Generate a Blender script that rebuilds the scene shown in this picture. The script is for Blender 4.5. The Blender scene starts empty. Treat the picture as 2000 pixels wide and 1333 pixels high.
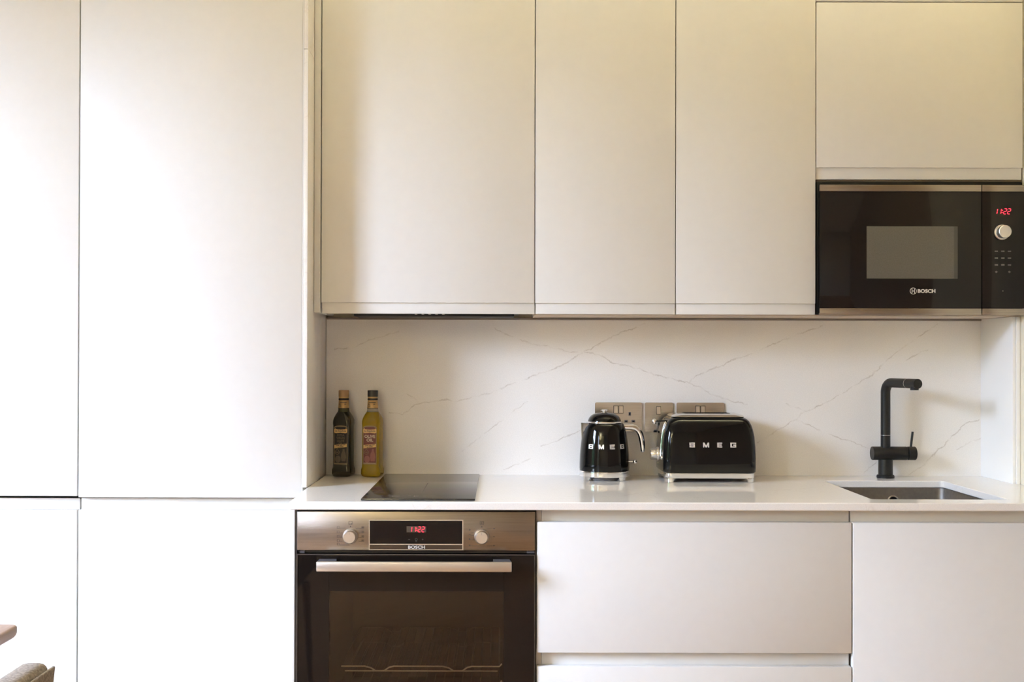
import bpy, bmesh, math, random
from mathutils import Vector, Matrix
random.seed(7)
PI = math.pi
SC = bpy.context.scene
COL = SC.collection

# ------------------------------------------------------------------ camera, world, exposure
cam_d = bpy.data.cameras.new('camera')
cam = bpy.data.objects.new('camera', cam_d); COL.objects.link(cam)
cam.location = (0.0, -3.359, 1.27)
cam.rotation_mode = 'QUATERNION'
_look = Matrix.Rotation(math.radians(90.4), 4, 'X')
_roll = Matrix.Rotation(math.radians(0.14), 4, 'Z')
cam.rotation_quaternion = (_look @ _roll).to_quaternion()
cam_d.sensor_width = 36.0
cam_d.lens = 38.7
cam_d.shift_x = 0.0115
cam_d.shift_y = 0.0083
cam_d.clip_start = 0.05
SC.camera = cam

SC.view_settings.view_transform = 'Standard'
SC.view_settings.look = 'None'
SC.view_settings.gamma = 1.0
SC.view_settings.use_curve_mapping = False
SC.view_settings.exposure = 0.46
cy = SC.cycles
cy.use_denoising = True
cy.max_bounces = 14
cy.diffuse_bounces = 8
cy.glossy_bounces = 6
cy.transmission_bounces = 8
cy.transparent_max_bounces = 10
cy.caustics_reflective = False
cy.caustics_refractive = False
cy.sample_clamp_indirect = 6.0

world = bpy.data.worlds.new('overcast_sky'); SC.world = world
world.use_nodes = True
wn = world.node_tree.nodes; wl = world.node_tree.links
bg = wn['Background']
bg.inputs['Color'].default_value = (0.85, 1.0, 1.38, 1)
bg.inputs['Strength'].default_value = 52.0

WIN = [(-2.38, -1.44), (-4.65, -4.20)]      # window openings in the left wall (y range)
WZ0, WZ1 = 0.12, 2.64
XL, XR, YB, ZC = -2.6, 1.488, -6.4, 3.02   # room: left wall, right wall, far wall behind the camera, ceiling
for a, b in WIN:                             # daylight portals in the real window openings
    ld = bpy.data.lights.new('window_portal', 'AREA')
    ld.shape = 'RECTANGLE'; ld.size = WZ1 - WZ0; ld.size_y = b - a
    ld.cycles.is_portal = True
    lo = bpy.data.objects.new('window_portal', ld); COL.objects.link(lo)
    lo.location = (XL - 0.17, (a + b) / 2, (WZ0 + WZ1) / 2)
    lo.rotation_euler = (0, -PI / 2, 0)

# added warm fill lights out of view, bounced off the ceiling
FILL_LAMPS = [(0.80, -0.135), (-2.467, -5.55)]
FILL_Z = 2.42
FILL_W = (185.0, 185.0)

# ------------------------------------------------------------------ materials
def srgb(r, g, b):
    f = lambda c: (c / 255 / 12.92) if c / 255 <= 0.04045 else ((c / 255 + 0.055) / 1.055) ** 2.4
    return (f(r), f(g), f(b), 1)

def mat(name, col, rough=0.5, metal=0.0, spec=0.5, coat=0.0, trans=0.0, ior=1.45, emit=None, es=0.0):
    m = bpy.data.materials.new(name); m.use_nodes = True
    p = m.node_tree.nodes['Principled BSDF']
    p.inputs['Base Color'].default_value = col if len(col) == 4 else (*col, 1)
    p.inputs['Roughness'].default_value = rough
    p.inputs['Metallic'].default_value = metal
    p.inputs['Specular IOR Level'].default_value = spec
    p.inputs['Coat Weight'].default_value = coat
    p.inputs['Coat Roughness'].default_value = 0.03
    p.inputs['Transmission Weight'].default_value = trans
    p.inputs['IOR'].default_value = ior
    if emit:
        p.inputs['Emission Color'].default_value = emit if len(emit) == 4 else (*emit, 1)
        p.inputs['Emission Strength'].default_value = es
    return m

def nd(m, t, **kw):
    n = m.node_tree.nodes.new(t)
    for k, v in kw.items(): setattr(n, k, v)
    return n

def lk(m, a, b): m.node_tree.links.new(a, b)

def noise_vary(m, c1, c2, scale=(1, 1, 1), nscale=5.0, detail=4, lo=0.35, hi=0.65, bump=0.0, coord='Object'):
    """two-tone noise on the base colour, optional fine relief"""
    p = m.node_tree.nodes['Principled BSDF']
    tc = nd(m, 'ShaderNodeTexCoord'); mp = nd(m, 'ShaderNodeMapping')
    mp.inputs['Scale'].default_value = scale
    lk(m, tc.outputs[coord], mp.inputs['Vector'])
    nz = nd(m, 'ShaderNodeTexNoise'); nz.inputs['Scale'].default_value = nscale; nz.inputs['Detail'].default_value = detail
    lk(m, mp.outputs['Vector'], nz.inputs['Vector'])
    cr = nd(m, 'ShaderNodeValToRGB')
    cr.color_ramp.elements[0].position = lo; cr.color_ramp.elements[0].color = c1 if len(c1) == 4 else (*c1, 1)
    cr.color_ramp.elements[1].position = hi; cr.color_ramp.elements[1].color = c2 if len(c2) == 4 else (*c2, 1)
    lk(m, nz.outputs['Fac'], cr.inputs['Fac']); lk(m, cr.outputs['Color'], p.inputs['Base Color'])
    if bump:
        b = nd(m, 'ShaderNodeBump'); b.inputs['Strength'].default_value = bump; b.inputs['Distance'].default_value = 0.002
        lk(m, nz.outputs['Fac'], b.inputs['Height']); lk(m, b.outputs['Normal'], p.inputs['Normal'])
    return m

M = {}
M['lacquer'] = mat('white_satin_lacquer', (0.72, 0.72, 0.705), 0.42, spec=0.35)
noise_vary(M['lacquer'], (0.725, 0.720, 0.69), (0.735, 0.730, 0.70), nscale=40)
M['white_panel'] = mat('lit_white_panel', (0.88, 0.88, 0.86), 0.4, spec=0.35)  # paler than the lacquer: window light on the return put into the colour
M['carcass'] = mat('white_melamine', (0.74, 0.72, 0.69), 0.5, spec=0.3)
M['brown_board'] = mat('dark_brown_board', (0.16, 0.12, 0.085), 0.8, spec=0.1)  # dark brown for the microwave cabinet's body and shelf
M['gap'] = mat('gap_black', (0.005, 0.0045, 0.004), 0.7, spec=0.08)  # near-black for gaps, slots and holes; puts their darkness into the colour
M['steel'] = noise_vary(mat('brushed_steel', (0.35, 0.32, 0.29), 0.27, 1.0), (0.33, 0.285, 0.245), (0.40, 0.355, 0.31), scale=(3, 60, 400), nscale=2.0, detail=3)
M['steel_plate'] = noise_vary(mat('brushed_nickel_plate', (0.5, 0.45, 0.4), 0.26, 1.0), (0.54, 0.50, 0.45), (0.68, 0.64, 0.585), scale=(3, 60, 500), nscale=3.0, detail=3)
M['bowl_steel'] = noise_vary(mat('sink_steel', (0.35, 0.32, 0.29), 0.38, 1.0), (0.34, 0.315, 0.285), (0.40, 0.37, 0.335), nscale=90)
M['rack_wire'] = mat('rack_wire', (0.75, 0.70, 0.62), 0.3, 0.55)
M['shaded_wire'] = mat('shaded_rack_wire', (0.10, 0.085, 0.065), 0.5, 0.3)  # same metal as the front wires, darkened for the dim oven interior
M['alu'] = mat('satin_aluminium', (0.80, 0.76, 0.72), 0.32, 1.0)
M['chrome'] = mat('polished_chrome', (0.86, 0.86, 0.86), 0.05, 1.0)
M['satin_chrome'] = mat('satin_chrome', (0.74, 0.73, 0.71), 0.20, 1.0)
M['letter_metal'] = mat('brushed_letter_metal', (0.78, 0.76, 0.73), 0.4, 0.55)
M['black_gloss'] = mat('black_enamel', (0.003, 0.003, 0.003), 0.06, spec=0.30)
M['black_glass'] = mat('black_glass', (0.006, 0.005, 0.005), 0.05, spec=0.3)
M['black_plastic'] = mat('black_plastic', (0.013, 0.013, 0.013), 0.45)
M['grey_plastic'] = mat('grey_plastic', (0.085, 0.085, 0.095), 0.45)
M['matt_black'] = noise_vary(mat('matt_black_finish', (0.012, 0.012, 0.011), 0.40, spec=0.28), (0.010, 0.010, 0.0095), (0.014, 0.014, 0.013), nscale=200)
M['hob_glass'] = mat('hob_ceramic_glass', (0.018, 0.016, 0.015), 0.10, spec=0.8)
M['print_grey'] = mat('grey_print', (0.22, 0.20, 0.18), 0.5)
M['print_dim'] = mat('dim_grey_print', (0.10, 0.095, 0.09), 0.5)
M['print_dark'] = mat('dark_print', (0.07, 0.055, 0.045), 0.6)
M['print_light'] = mat('light_print', (0.55, 0.53, 0.50), 0.5)
M['led'] = mat('red_display', (0.3, 0.0, 0.01), 0.5, emit=(1.0, 0.03, 0.06), es=2.3)
M['screen'] = noise_vary(mat('perforated_screen', (0.09, 0.085, 0.075), 0.35, spec=0.5), (0.080, 0.075, 0.066), (0.095, 0.089, 0.080), nscale=300)
M['gold'] = noise_vary(mat('gold_foil', (0.45, 0.29, 0.12), 0.42, 0.35), (0.40, 0.255, 0.10), (0.52, 0.34, 0.15), nscale=60)
M['gold_paper'] = mat('gold_paper', (0.62, 0.40, 0.17), 0.6)
M['maroon'] = mat('maroon_paper', (0.10, 0.022, 0.025), 0.55)
M['label_black'] = mat('black_paper', (0.009, 0.008, 0.007), 0.55)
M['sepia'] = mat('sepia_print', (0.085, 0.07, 0.055), 0.6)
M['rose'] = mat('rose_print', (0.22, 0.085, 0.075), 0.6)
M['cream'] = mat('cream_print', (0.55, 0.46, 0.35), 0.6)
M['dull_bronze'] = mat('bronze_print', (0.16, 0.115, 0.07), 0.6)
M['dark_oil'] = mat('dark_green_glass', (0.012, 0.011, 0.005), 0.07, spec=0.5)
M['dark_glass'] = mat('green_neck_glass', (0.035, 0.04, 0.015), 0.08, spec=0.5)
M['oil'] = mat('golden_oil_in_glass', (0.50, 0.33, 0.015), 0.05, spec=0.5, trans=0.55, ior=1.35)
M['clear'] = mat('clear_glass', (0.80, 0.79, 0.74), 0.03, trans=0.92, ior=1.2)
M['wood_dark'] = mat('table_wood', (0.30, 0.20, 0.15), 0.45)
noise_vary(M['wood_dark'], (0.26, 0.175, 0.13), (0.42, 0.30, 0.24), scale=(14, 1.2, 14), nscale=4, detail=6, bump=0.15)
M['fabric'] = mat('woven_beige_fabric', (0.36, 0.31, 0.25), 0.95, spec=0.1)
noise_vary(M['fabric'], (0.17, 0.145, 0.125), (0.28, 0.245, 0.215), nscale=260, detail=2, bump=0.5)
M['wall_cream'] = mat('cream_wall_paint', (0.61, 0.56, 0.48), 0.9, spec=0.1)
noise_vary(M['wall_cream'], (0.745, 0.69, 0.56), (0.765, 0.71, 0.58), nscale=3)
M['wall_brown'] = noise_vary(mat('brown_wall_paint', (0.2, 0.14, 0.1), 0.9, spec=0.1), (0.25, 0.19, 0.14), (0.28, 0.21, 0.155), nscale=3)
M['ceiling_paint'] = noise_vary(mat('ceiling_paint', (0.78, 0.74, 0.66), 0.95, spec=0.1), (0.82, 0.80, 0.74), (0.84, 0.82, 0.76), nscale=3)
M['fill_lamp'] = mat('fill_diffuser', (0.9, 0.85, 0.75), 0.5)
M['leaf'] = noise_vary(mat('garden_leaves', (0.10, 0.20, 0.04), 0.7), (0.015, 0.028, 0.009), (0.06, 0.095, 0.03), nscale=2.2, detail=8)
M['paving'] = noise_vary(mat('garden_paving', (0.12, 0.11, 0.10), 0.9), (0.085, 0.08, 0.072), (0.14, 0.132, 0.12), nscale=4, detail=6)

def wood_floor():
    m = bpy.data.materials.new('oak_floor'); m.use_nodes = True
    p = m.node_tree.nodes['Principled BSDF']
    tc = nd(m, 'ShaderNodeTexCoord'); mp = nd(m, 'ShaderNodeMapping')
    mp.inputs['Rotation'].default_value = (0, 0, PI / 4)
    lk(m, tc.outputs['Object'], mp.inputs['Vector'])
    br = nd(m, 'ShaderNodeTexBrick'); br.inputs['Scale'].default_value = 1.0
    br.inputs['Brick Width'].default_value = 0.5; br.inputs['Row Height'].default_value = 0.09
    br.inputs['Mortar Size'].default_value = 0.0012
    br.inputs['Color1'].default_value = (0.42, 0.27, 0.16, 1); br.inputs['Color2'].default_value = (0.33, 0.20, 0.115, 1)
    br.inputs['Mortar'].default_value = (0.04, 0.02, 0.01, 1)
    lk(m, mp.outputs['Vector'], br.inputs['Vector'])
    m2 = nd(m, 'ShaderNodeMapping'); m2.inputs['Scale'].default_value = (2, 30, 1)
    lk(m, mp.outputs['Vector'], m2.inputs['Vector'])
    nz = nd(m, 'ShaderNodeTexNoise'); nz.inputs['Scale'].default_value = 3; nz.inputs['Detail'].default_value = 6
    lk(m, m2.outputs['Vector'], nz.inputs['Vector'])
    mx = nd(m, 'ShaderNodeMix', data_type='RGBA', blend_type='MULTIPLY'); mx.inputs['Factor'].default_value = 0.6
    cr = nd(m, 'ShaderNodeValToRGB'); cr.color_ramp.elements[0].color = (0.5, 0.5, 0.5, 1); cr.color_ramp.elements[0].position = 0.3
    cr.color_ramp.elements[1].color = (1.25, 1.2, 1.15, 1); cr.color_ramp.elements[1].position = 0.7
    lk(m, nz.outputs['Fac'], cr.inputs['Fac'])
    lk(m, br.outputs['Color'], mx.inputs['A']); lk(m, cr.outputs['Color'], mx.inputs['B'])
    lk(m, mx.outputs['Result'], p.inputs['Base Color'])
    p.inputs['Roughness'].default_value = 0.38
    return m
M['floor'] = wood_floor()

def glass_thin(name, tint, refl=0.08, rough=0.02):
    m = bpy.data.materials.new(name); m.use_nodes = True
    nt = m.node_tree; nt.nodes.remove(nt.nodes['Principled BSDF'])
    out = nt.nodes['Material Output']
    tr = nd(m, 'ShaderNodeBsdfTransparent'); tr.inputs['Color'].default_value = (*tint, 1)
    gl = nd(m, 'ShaderNodeBsdfGlossy'); gl.inputs['Roughness'].default_value = rough
    gl.inputs['Color'].default_value = (0.9, 0.88, 0.86, 1)
    fr = nd(m, 'ShaderNodeLayerWeight'); fr.inputs['Blend'].default_value = 0.12
    ad = nd(m, 'ShaderNodeMath', operation='MULTIPLY_ADD'); ad.inputs[1].default_value = 0.9; ad.inputs[2].default_value = refl
    ad.use_clamp = True
    mx = nd(m, 'ShaderNodeMixShader')
    lk(m, fr.outputs['Fresnel'], ad.inputs[0]); lk(m, ad.outputs[0], mx.inputs['Fac'])
    lk(m, tr.outputs[0], mx.inputs[1]); lk(m, gl.outputs[0], mx.inputs[2]); lk(m, mx.outputs[0], out.inputs['Surface'])
    return m
M['pane'] = glass_thin('window_glass', (0.96, 0.97, 0.96), 0.0)
M['oven_pane'] = glass_thin('smoked_oven_glass', (0.68, 0.62, 0.56), 0.045)

def quartz(name, veins=None, rough=0.16):
    """white quartz; veins = polylines in object XZ metres (the stone's own pattern), else a soft random marbling"""
    m = bpy.data.materials.new(name); m.use_nodes = True
    p = m.node_tree.nodes['Principled BSDF']
    p.inputs['Roughness'].default_value = rough; p.inputs['Specular IOR Level'].default_value = 0.36
    tc = nd(m, 'ShaderNodeTexCoord')
    nz = nd(m, 'ShaderNodeTexNoise'); nz.inputs['Scale'].default_value = 40; nz.inputs['Detail'].default_value = 7; nz.inputs['Roughness'].default_value = 0.65
    lk(m, tc.outputs['Object'], nz.inputs['Vector'])
    base = (0.84, 0.815, 0.77, 1)
    if veins:
        sp = nd(m, 'ShaderNodeVectorMath', operation='MULTIPLY'); sp.inputs[1].default_value = (1, 0, 1)
        lk(m, tc.outputs['Object'], sp.inputs[0])
        of = nd(m, 'ShaderNodeVectorMath', operation='SUBTRACT'); of.inputs[1].default_value = (0.5, 0.5, 0.5)
        lk(m, nz.outputs['Color'], of.inputs[0])
        sc = nd(m, 'ShaderNodeVectorMath', operation='MULTIPLY'); sc.inputs[1].default_value = (0.024, 0, 0.024)
        lk(m, of.outputs[0], sc.inputs[0])
        pp = nd(m, 'ShaderNodeVectorMath', operation='ADD'); lk(m, sp.outputs[0], pp.inputs[0]); lk(m, sc.outputs[0], pp.inputs[1])
        prev = None
        for line in veins:
            for (ax, az), (bx, bz) in zip(line[:-1], line[1:]):
                dx, dz = bx - ax, bz - az; L2 = dx * dx + dz * dz
                s = nd(m, 'ShaderNodeVectorMath', operation='SUBTRACT'); s.inputs[1].default_value = (ax, 0, az); lk(m, pp.outputs[0], s.inputs[0])
                d = nd(m, 'ShaderNodeVectorMath', operation='DOT_PRODUCT'); d.inputs[1].default_value = (dx / L2, 0, dz / L2); lk(m, s.outputs[0], d.inputs[0])
                c = nd(m, 'ShaderNodeClamp'); lk(m, d.outputs['Value'], c.inputs['Value'])
                t = nd(m, 'ShaderNodeVectorMath', operation='SCALE'); t.inputs[0].default_value = (dx, 0, dz); lk(m, c.outputs[0], t.inputs['Scale'])
                e = nd(m, 'ShaderNodeVectorMath', operation='DISTANCE'); lk(m, s.outputs[0], e.inputs[0]); lk(m, t.outputs[0], e.inputs[1])
                if prev is None: prev = e.outputs['Value']
                else:
                    mn = nd(m, 'ShaderNodeMath', operation='MINIMUM'); lk(m, prev, mn.inputs[0]); lk(m, e.outputs['Value'], mn.inputs[1]); prev = mn.outputs[0]
        mr = nd(m, 'ShaderNodeMapRange', interpolation_type='SMOOTHSTEP'); mr.inputs['From Min'].default_value = 0.0002; mr.inputs['From Max'].default_value = 0.0026
        mr.inputs['To Min'].default_value = 1.0; mr.inputs['To Max'].default_value = 0.0
        lk(m, prev, mr.inputs['Value']); fac = mr.outputs[0]
    else:
        mp = nd(m, 'ShaderNodeMapping'); mp.inputs['Scale'].default_value = (1.0, 1.6, 1.0); lk(m, tc.outputs['Object'], mp.inputs['Vector'])
        n2 = nd(m, 'ShaderNodeTexNoise'); n2.inputs['Scale'].default_value = 3.2; n2.inputs['Detail'].default_value = 5; n2.inputs['Distortion'].default_value = 0.6
        lk(m, mp.outputs['Vector'], n2.inputs['Vector'])
        ab = nd(m, 'ShaderNodeMath', operation='SUBTRACT'); ab.inputs[1].default_value = 0.5; lk(m, n2.outputs['Fac'], ab.inputs[0])
        a2 = nd(m, 'ShaderNodeMath', operation='ABSOLUTE'); lk(m, ab.outputs[0], a2.inputs[0])
        mr = nd(m, 'ShaderNodeMapRange', interpolation_type='SMOOTHSTEP'); mr.inputs['From Min'].default_value = 0.0; mr.inputs['From Max'].default_value = 0.006
        mr.inputs['To Min'].default_value = 0.35; mr.inputs['To Max'].default_value = 0.0
        lk(m, a2.outputs[0], mr.inputs['Value']); fac = mr.outputs[0]
    nm = nd(m, 'ShaderNodeTexNoise'); nm.inputs['Scale'].default_value = 30; nm.inputs['Detail'].default_value = 4; lk(m, tc.outputs['Object'], nm.inputs['Vector'])
    mk = nd(m, 'ShaderNodeMapRange'); mk.inputs['From Min'].default_value = 0.34; mk.inputs['From Max'].default_value = 0.62; mk.inputs['To Max'].default_value = 0.50
    lk(m, nm.outputs['Fac'], mk.inputs['Value'])
    ml = nd(m, 'ShaderNodeMath', operation='MULTIPLY'); lk(m, fac, ml.inputs[0]); lk(m, mk.outputs[0], ml.inputs[1])
    n3 = nd(m, 'ShaderNodeTexNoise'); n3.inputs['Scale'].default_value = 420; n3.inputs['Detail'].default_value = 2; lk(m, tc.outputs['Object'], n3.inputs['Vector'])
    cr = nd(m, 'ShaderNodeValToRGB'); cr.color_ramp.elements[0].position = 0.35; cr.color_ramp.elements[1].position = 0.65
    cr.color_ramp.elements[0].color = tuple(c * 0.965 for c in base[:3]) + (1,); cr.color_ramp.elements[1].color = tuple(min(1, c * 1.03) for c in base[:3]) + (1,)
    lk(m, n3.outputs['Fac'], cr.inputs['Fac'])
    mx = nd(m, 'ShaderNodeMix', data_type='RGBA'); mx.inputs['B'].default_value = (0.42, 0.36, 0.29, 1)
    lk(m, ml.outputs[0], mx.inputs['Factor']); lk(m, cr.outputs['Color'], mx.inputs['A']); lk(m, mx.outputs['Result'], p.inputs['Base Color'])
    return m

# ------------------------------------------------------------------ mesh helpers
class B:
    """collects shapes; out() links them as ONE mesh object"""
    def __init__(s): s.bm = bmesh.new()
    def box(s, x0, x1, y0, y1, z0, z1, bev=0.0, seg=2, edges=None):
        t = bmesh.new(); bmesh.ops.create_cube(t, size=1.0)
        for v in t.verts:
            v.co = Vector(((x0 + x1) / 2 + v.co.x * (x1 - x0), (y0 + y1) / 2 + v.co.y * (y1 - y0), (z0 + z1) / 2 + v.co.z * (z1 - z0)))
        if bev:
            bmesh.ops.bevel(t, geom=list(t.edges), offset=bev, segments=seg, affect='EDGES', profile=0.5)
        s.add(t); return s
    def add(s, t, mtx=None):
        mp = {}
        for v in t.verts: mp[v] = s.bm.verts.new((mtx @ v.co) if mtx else v.co)
        for f in t.faces:
            try: s.bm.faces.new([mp[v] for v in f.verts])
            except ValueError: pass
        t.free(); return s
    def rings(s, rings, cap0=True, cap1=True, closed=True):
        vs = [[s.bm.verts.new(p) for p in r] for r in rings]
        n = len(vs[0])
        for a, b in zip(vs[:-1], vs[1:]):
            for i in range(n if closed else n - 1):
                j = (i + 1) % n
                s.bm.faces.new((a[i], a[j], b[j], b[i]))
        if cap0: s.bm.faces.new(list(reversed(vs[0])))
        if cap1: s.bm.faces.new(vs[-1])
        return s
    def lathe(s, prof, c=(0, 0, 0), n=40, axis='z', cap0=True, cap1=True):
        R = []
        for r, h in prof:
            ring = []
            for i in range(n):
                a = 2 * PI * i / n; u, w = r * math.cos(a), r * math.sin(a)
                if axis == 'z': q = (u, w, h)
                elif axis == 'x': q = (h, u, w)
                else: q = (u, -h, w)          # axis y: positive h comes towards the viewer (-y)
                ring.append(Vector(c) + Vector(q))
            R.append(ring)
        return s.rings(R, cap0, cap1)
    def tube(s, pts, r, n=12, cap=True):
        pts = [Vector(p) for p in pts]
        rr = r if isinstance(r, (list, tuple)) else [r] * len(pts)
        tang = []
        for i in range(len(pts)):
            a = pts[max(0, i - 1)]; b = pts[min(len(pts) - 1, i + 1)]
            tang.append((b - a).normalized())
        up = Vector((0, 0, 1)) if abs(tang[0].z) < 0.9 else Vector((0, 1, 0))
        u = tang[0].cross(up).normalized(); R = []
        for p, t, q in zip(pts, tang, rr):
            u = (u - t * u.dot(t)).normalized(); w = t.cross(u)
            R.append([p + (u * math.cos(2 * PI * i / n) + w * math.sin(2 * PI * i / n)) * q for i in range(n)])
        return s.rings(R, cap, cap)
    def prism(s, poly, y0, y1):
        """poly in (x,z), extruded from y0 to y1"""
        return s.rings([[(x, y0, z) for x, z in poly], [(x, y1, z) for x, z in poly]])
    def out(s, name, m, parent=None, smooth=35, local=False):
        bmesh.ops.recalc_face_normals(s.bm, faces=list(s.bm.faces))
        me = bpy.data.meshes.new(name); s.bm.to_mesh(me); s.bm.free()
        return link(name, me, m, parent, smooth, local)

ROOT = {}
def root_off(o):
    while o is not None:
        if o.name in ROOT: return ROOT[o.name]
        o = o.parent
    return Vector((0, 0, 0))

def link(name, me, m, parent=None, smooth=35, local=False):
    if parent is not None and not local:
        me.transform(Matrix.Translation(-root_off(parent)))
    if m is not None: me.materials.append(M[m] if isinstance(m, str) else m)
    if smooth:
        for p in me.polygons: p.use_smooth = True
        me.set_sharp_from_angle(angle=math.radians(smooth))
    o = bpy.data.objects.new(name, me); COL.objects.link(o)
    if parent is not None: o.parent = parent
    return o

def thing(name, label, cat, loc, rotz=0.0, group=None):
    o = bpy.data.objects.new(name, None); COL.objects.link(o)
    o.empty_display_size = 0.05
    o.location = loc; o.rotation_euler = (0, 0, rotz)
    o['label'] = label; o['category'] = cat
    if group: o['group'] = group
    ROOT[o.name] = Vector(loc)
    return o

def single(o, label, cat, group=None):
    o['label'] = label; o['category'] = cat
    if group: o['group'] = group
    # move the origin to the base of the thing
    vs = [v.co for v in o.data.vertices]
    c = Vector(((min(v.x for v in vs) + max(v.x for v in vs)) / 2, (min(v.y for v in vs) + max(v.y for v in vs)) / 2, min(v.z for v in vs)))
    o.data.transform(Matrix.Translation(-c)); o.location = c
    return o

def structure(o): o['kind'] = 'structure'; return o

def text_bm(body, h, extrude=0.0006, bold=0.0, wide=1.0, space=1.0, shear=0.0):
    cu = bpy.data.curves.new('lettering', 'FONT'); cu.body = body; cu.size = h / 0.70
    cu.align_x = 'CENTER'; cu.align_y = 'CENTER'; cu.extrude = extrude; cu.offset = bold; cu.resolution_u = 3
    cu.space_character = space; cu.shear = shear
    o = bpy.data.objects.new('lettering_tmp', cu); COL.objects.link(o)
    bpy.context.view_layer.update()
    me = bpy.data.meshes.new_from_object(o)
    bpy.data.objects.remove(o); bpy.data.curves.remove(cu)
    bm = bmesh.new(); bm.from_mesh(me); bpy.data.meshes.remove(me)
    zs = [v.co.y for v in bm.verts]; cyy = (min(zs) + max(zs)) / 2
    for v in bm.verts:
        v.co.y -= cyy; v.co.x *= wide
    return bm
FACE = Matrix.Rotation(PI / 2, 4, 'X')       # text plane -> upright, facing -y

def put_text(b, body, h, loc, rot=0.0, **kw):
    b.add(text_bm(body, h, **kw), Matrix.Translation(loc) @ Matrix.Rotation(rot, 4, 'Y') @ FACE); return b

def block_letter(ch, h, w, d):
    """squared capital of height h and width w, standing in XZ, facing -y, d proud"""
    q = B(); t = h * 0.21; x0, x1, z0, z1 = -w / 2, w / 2, -h / 2, h / 2
    R = lambda a, b_, c, e: q.box(a, b_, -d, d, c, e)
    if ch in 'SEG':
        R(x0, x1, z1 - t, z1); R(x0, x1, z0, z0 + t)
    if ch == 'S':
        R(x0, x1, -t / 2, t / 2); R(x0, x0 + t * 1.3, 0, z1); R(x1 - t * 1.3, x1, z0, 0); R(x1 - t * 1.3, x1, z1 - t * 1.6, z1); R(x0, x0 + t * 1.3, z0, z0 + t * 1.6)
    if ch == 'E':
        R(x0, x1 - w * .08, -t / 2, t / 2); R(x0, x0 + t * 1.4, z0, z1)
    if ch == 'G':
        R(x0, x0 + t * 1.4, z0, z1); R(x1 - t * 1.3, x1, z0, t * .4); R(0, x1, -t * .6, t * .4); R(x1 - t * 1.3, x1, z1 - t * 1.6, z1)
    if ch == 'M':
        R(x0, x0 + t * 1.15, z0, z1); R(x1 - t * 1.15, x1, z0, z1)
        for s in (-1, 1):
            q.prism([(s * w / 2, z1), (s * (w / 2 - t * 1.35), z1), (-s * t * .1, z0 + h * .12), (s * t * .0 - s * t * .1, z0 + h * .12 + 0.0), (0, z0), (s * t * .25, z0)] if False else [(s * w / 2, z1), (s * (w / 2 - t * 1.3), z1), (0, z0 + h * .34), (0, z0), (s * t * .55, z0)], -d, d)
    return q

SEG = {'1': 'bc', '2': 'abged', '0': 'abcdef', '3': 'abgcd'}
def seven_seg(b, text, x, y, z, h, slant=0.10):
    w = h * 0.50; t = h * 0.115; cx = x
    def seg(px0, pz0, px1, pz1):
        sl = lambda px, pz: (px + slant * (pz - z), pz)
        if abs(px1 - px0) < 1e-9:
            poly = [sl(px0 - t / 2, pz0), sl(px0 + t / 2, pz0), sl(px0 + t / 2, pz1), sl(px0 - t / 2, pz1)]
        else:
            poly = [sl(px0, pz0 - t / 2), sl(px1, pz0 - t / 2), sl(px1, pz0 + t / 2), sl(px0, pz0 + t / 2)]
        b.prism(poly, y, y - 0.0006)
    for ch in text:
        if ch == ':':
            for dz in (0.30, 0.70): b.box(cx + h * .02 + slant * h * dz - t * .6, cx + h * .02 + slant * h * dz + t * .6, y - 0.0006, y, z + h * dz - t * .6, z + h * dz + t * .6)
            cx += h * 0.30; continue
        L, R_, mid, top = cx, cx + w, z + h / 2, z + h; g = t * 0.62
        P = {'a': (L + g, top, R_ - g, top), 'd': (L + g, z, R_ - g, z), 'g': (L + g, mid, R_ - g, mid),
             'b': (R_, mid + g, R_, top - g), 'c': (R_, z + g, R_, mid - g), 'f': (L, mid + g, L, top - g), 'e': (L, z + g, L, mid - g)}
        for c in SEG[ch]: seg(*P[c])
        cx += h * (0.74 if ch != '1' else 0.72)
    return b

# ------------------------------------------------------------------ room shell
WT = 0.18
b = B(); b.box(XL - WT, XR + WT, YB - WT, 0.2, -0.12, 0.0); structure(b.out('floor', 'floor', smooth=0))
b = B(); b.box(XL - WT, XR + WT, YB - WT, 0.2, ZC, ZC + 0.12); structure(b.out('ceiling', 'ceiling_paint', smooth=0))
b = B(); b.box(XL - WT, XR + WT, 0.021, 0.2, 0.0, ZC); structure(b.out('wall_back', 'wall_cream', smooth=0))
b = B(); b.box(XL, XR, YB - WT, YB, 0.0, ZC); structure(b.out('wall_front', 'wall_cream', smooth=0))
b = B(); b.box(XR, XR + WT, -0.70, 0.021, 0.0, ZC); structure(b.out('wall_right', 'wall_cream', smooth=0))
b = B(); b.box(XR, XR + WT, YB - WT, -0.70, 0.0, ZC); structure(b.out('wall_right_far', 'wall_brown', smooth=0))
b = B(); ys = [0.021, WIN[0][1], WIN[0][0], WIN[1][1], WIN[1][0], YB - WT]
for i in range(0, 6, 2): b.box(XL - WT, XL, ys[i + 1], ys[i], 0.0, ZC)
for a, c in WIN:
    b.box(XL - WT, XL, a, c, 0.0, WZ0); b.box(XL - WT, XL, a, c, WZ1, ZC)
structure(b.out('wall_left', 'wall_cream', smooth=0))
b = B(); b.box(XL, -1.778, -0.33, 0.021, 0.0, ZC); structure(b.out('wall_nib', 'wall_cream', smooth=0))

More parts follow.
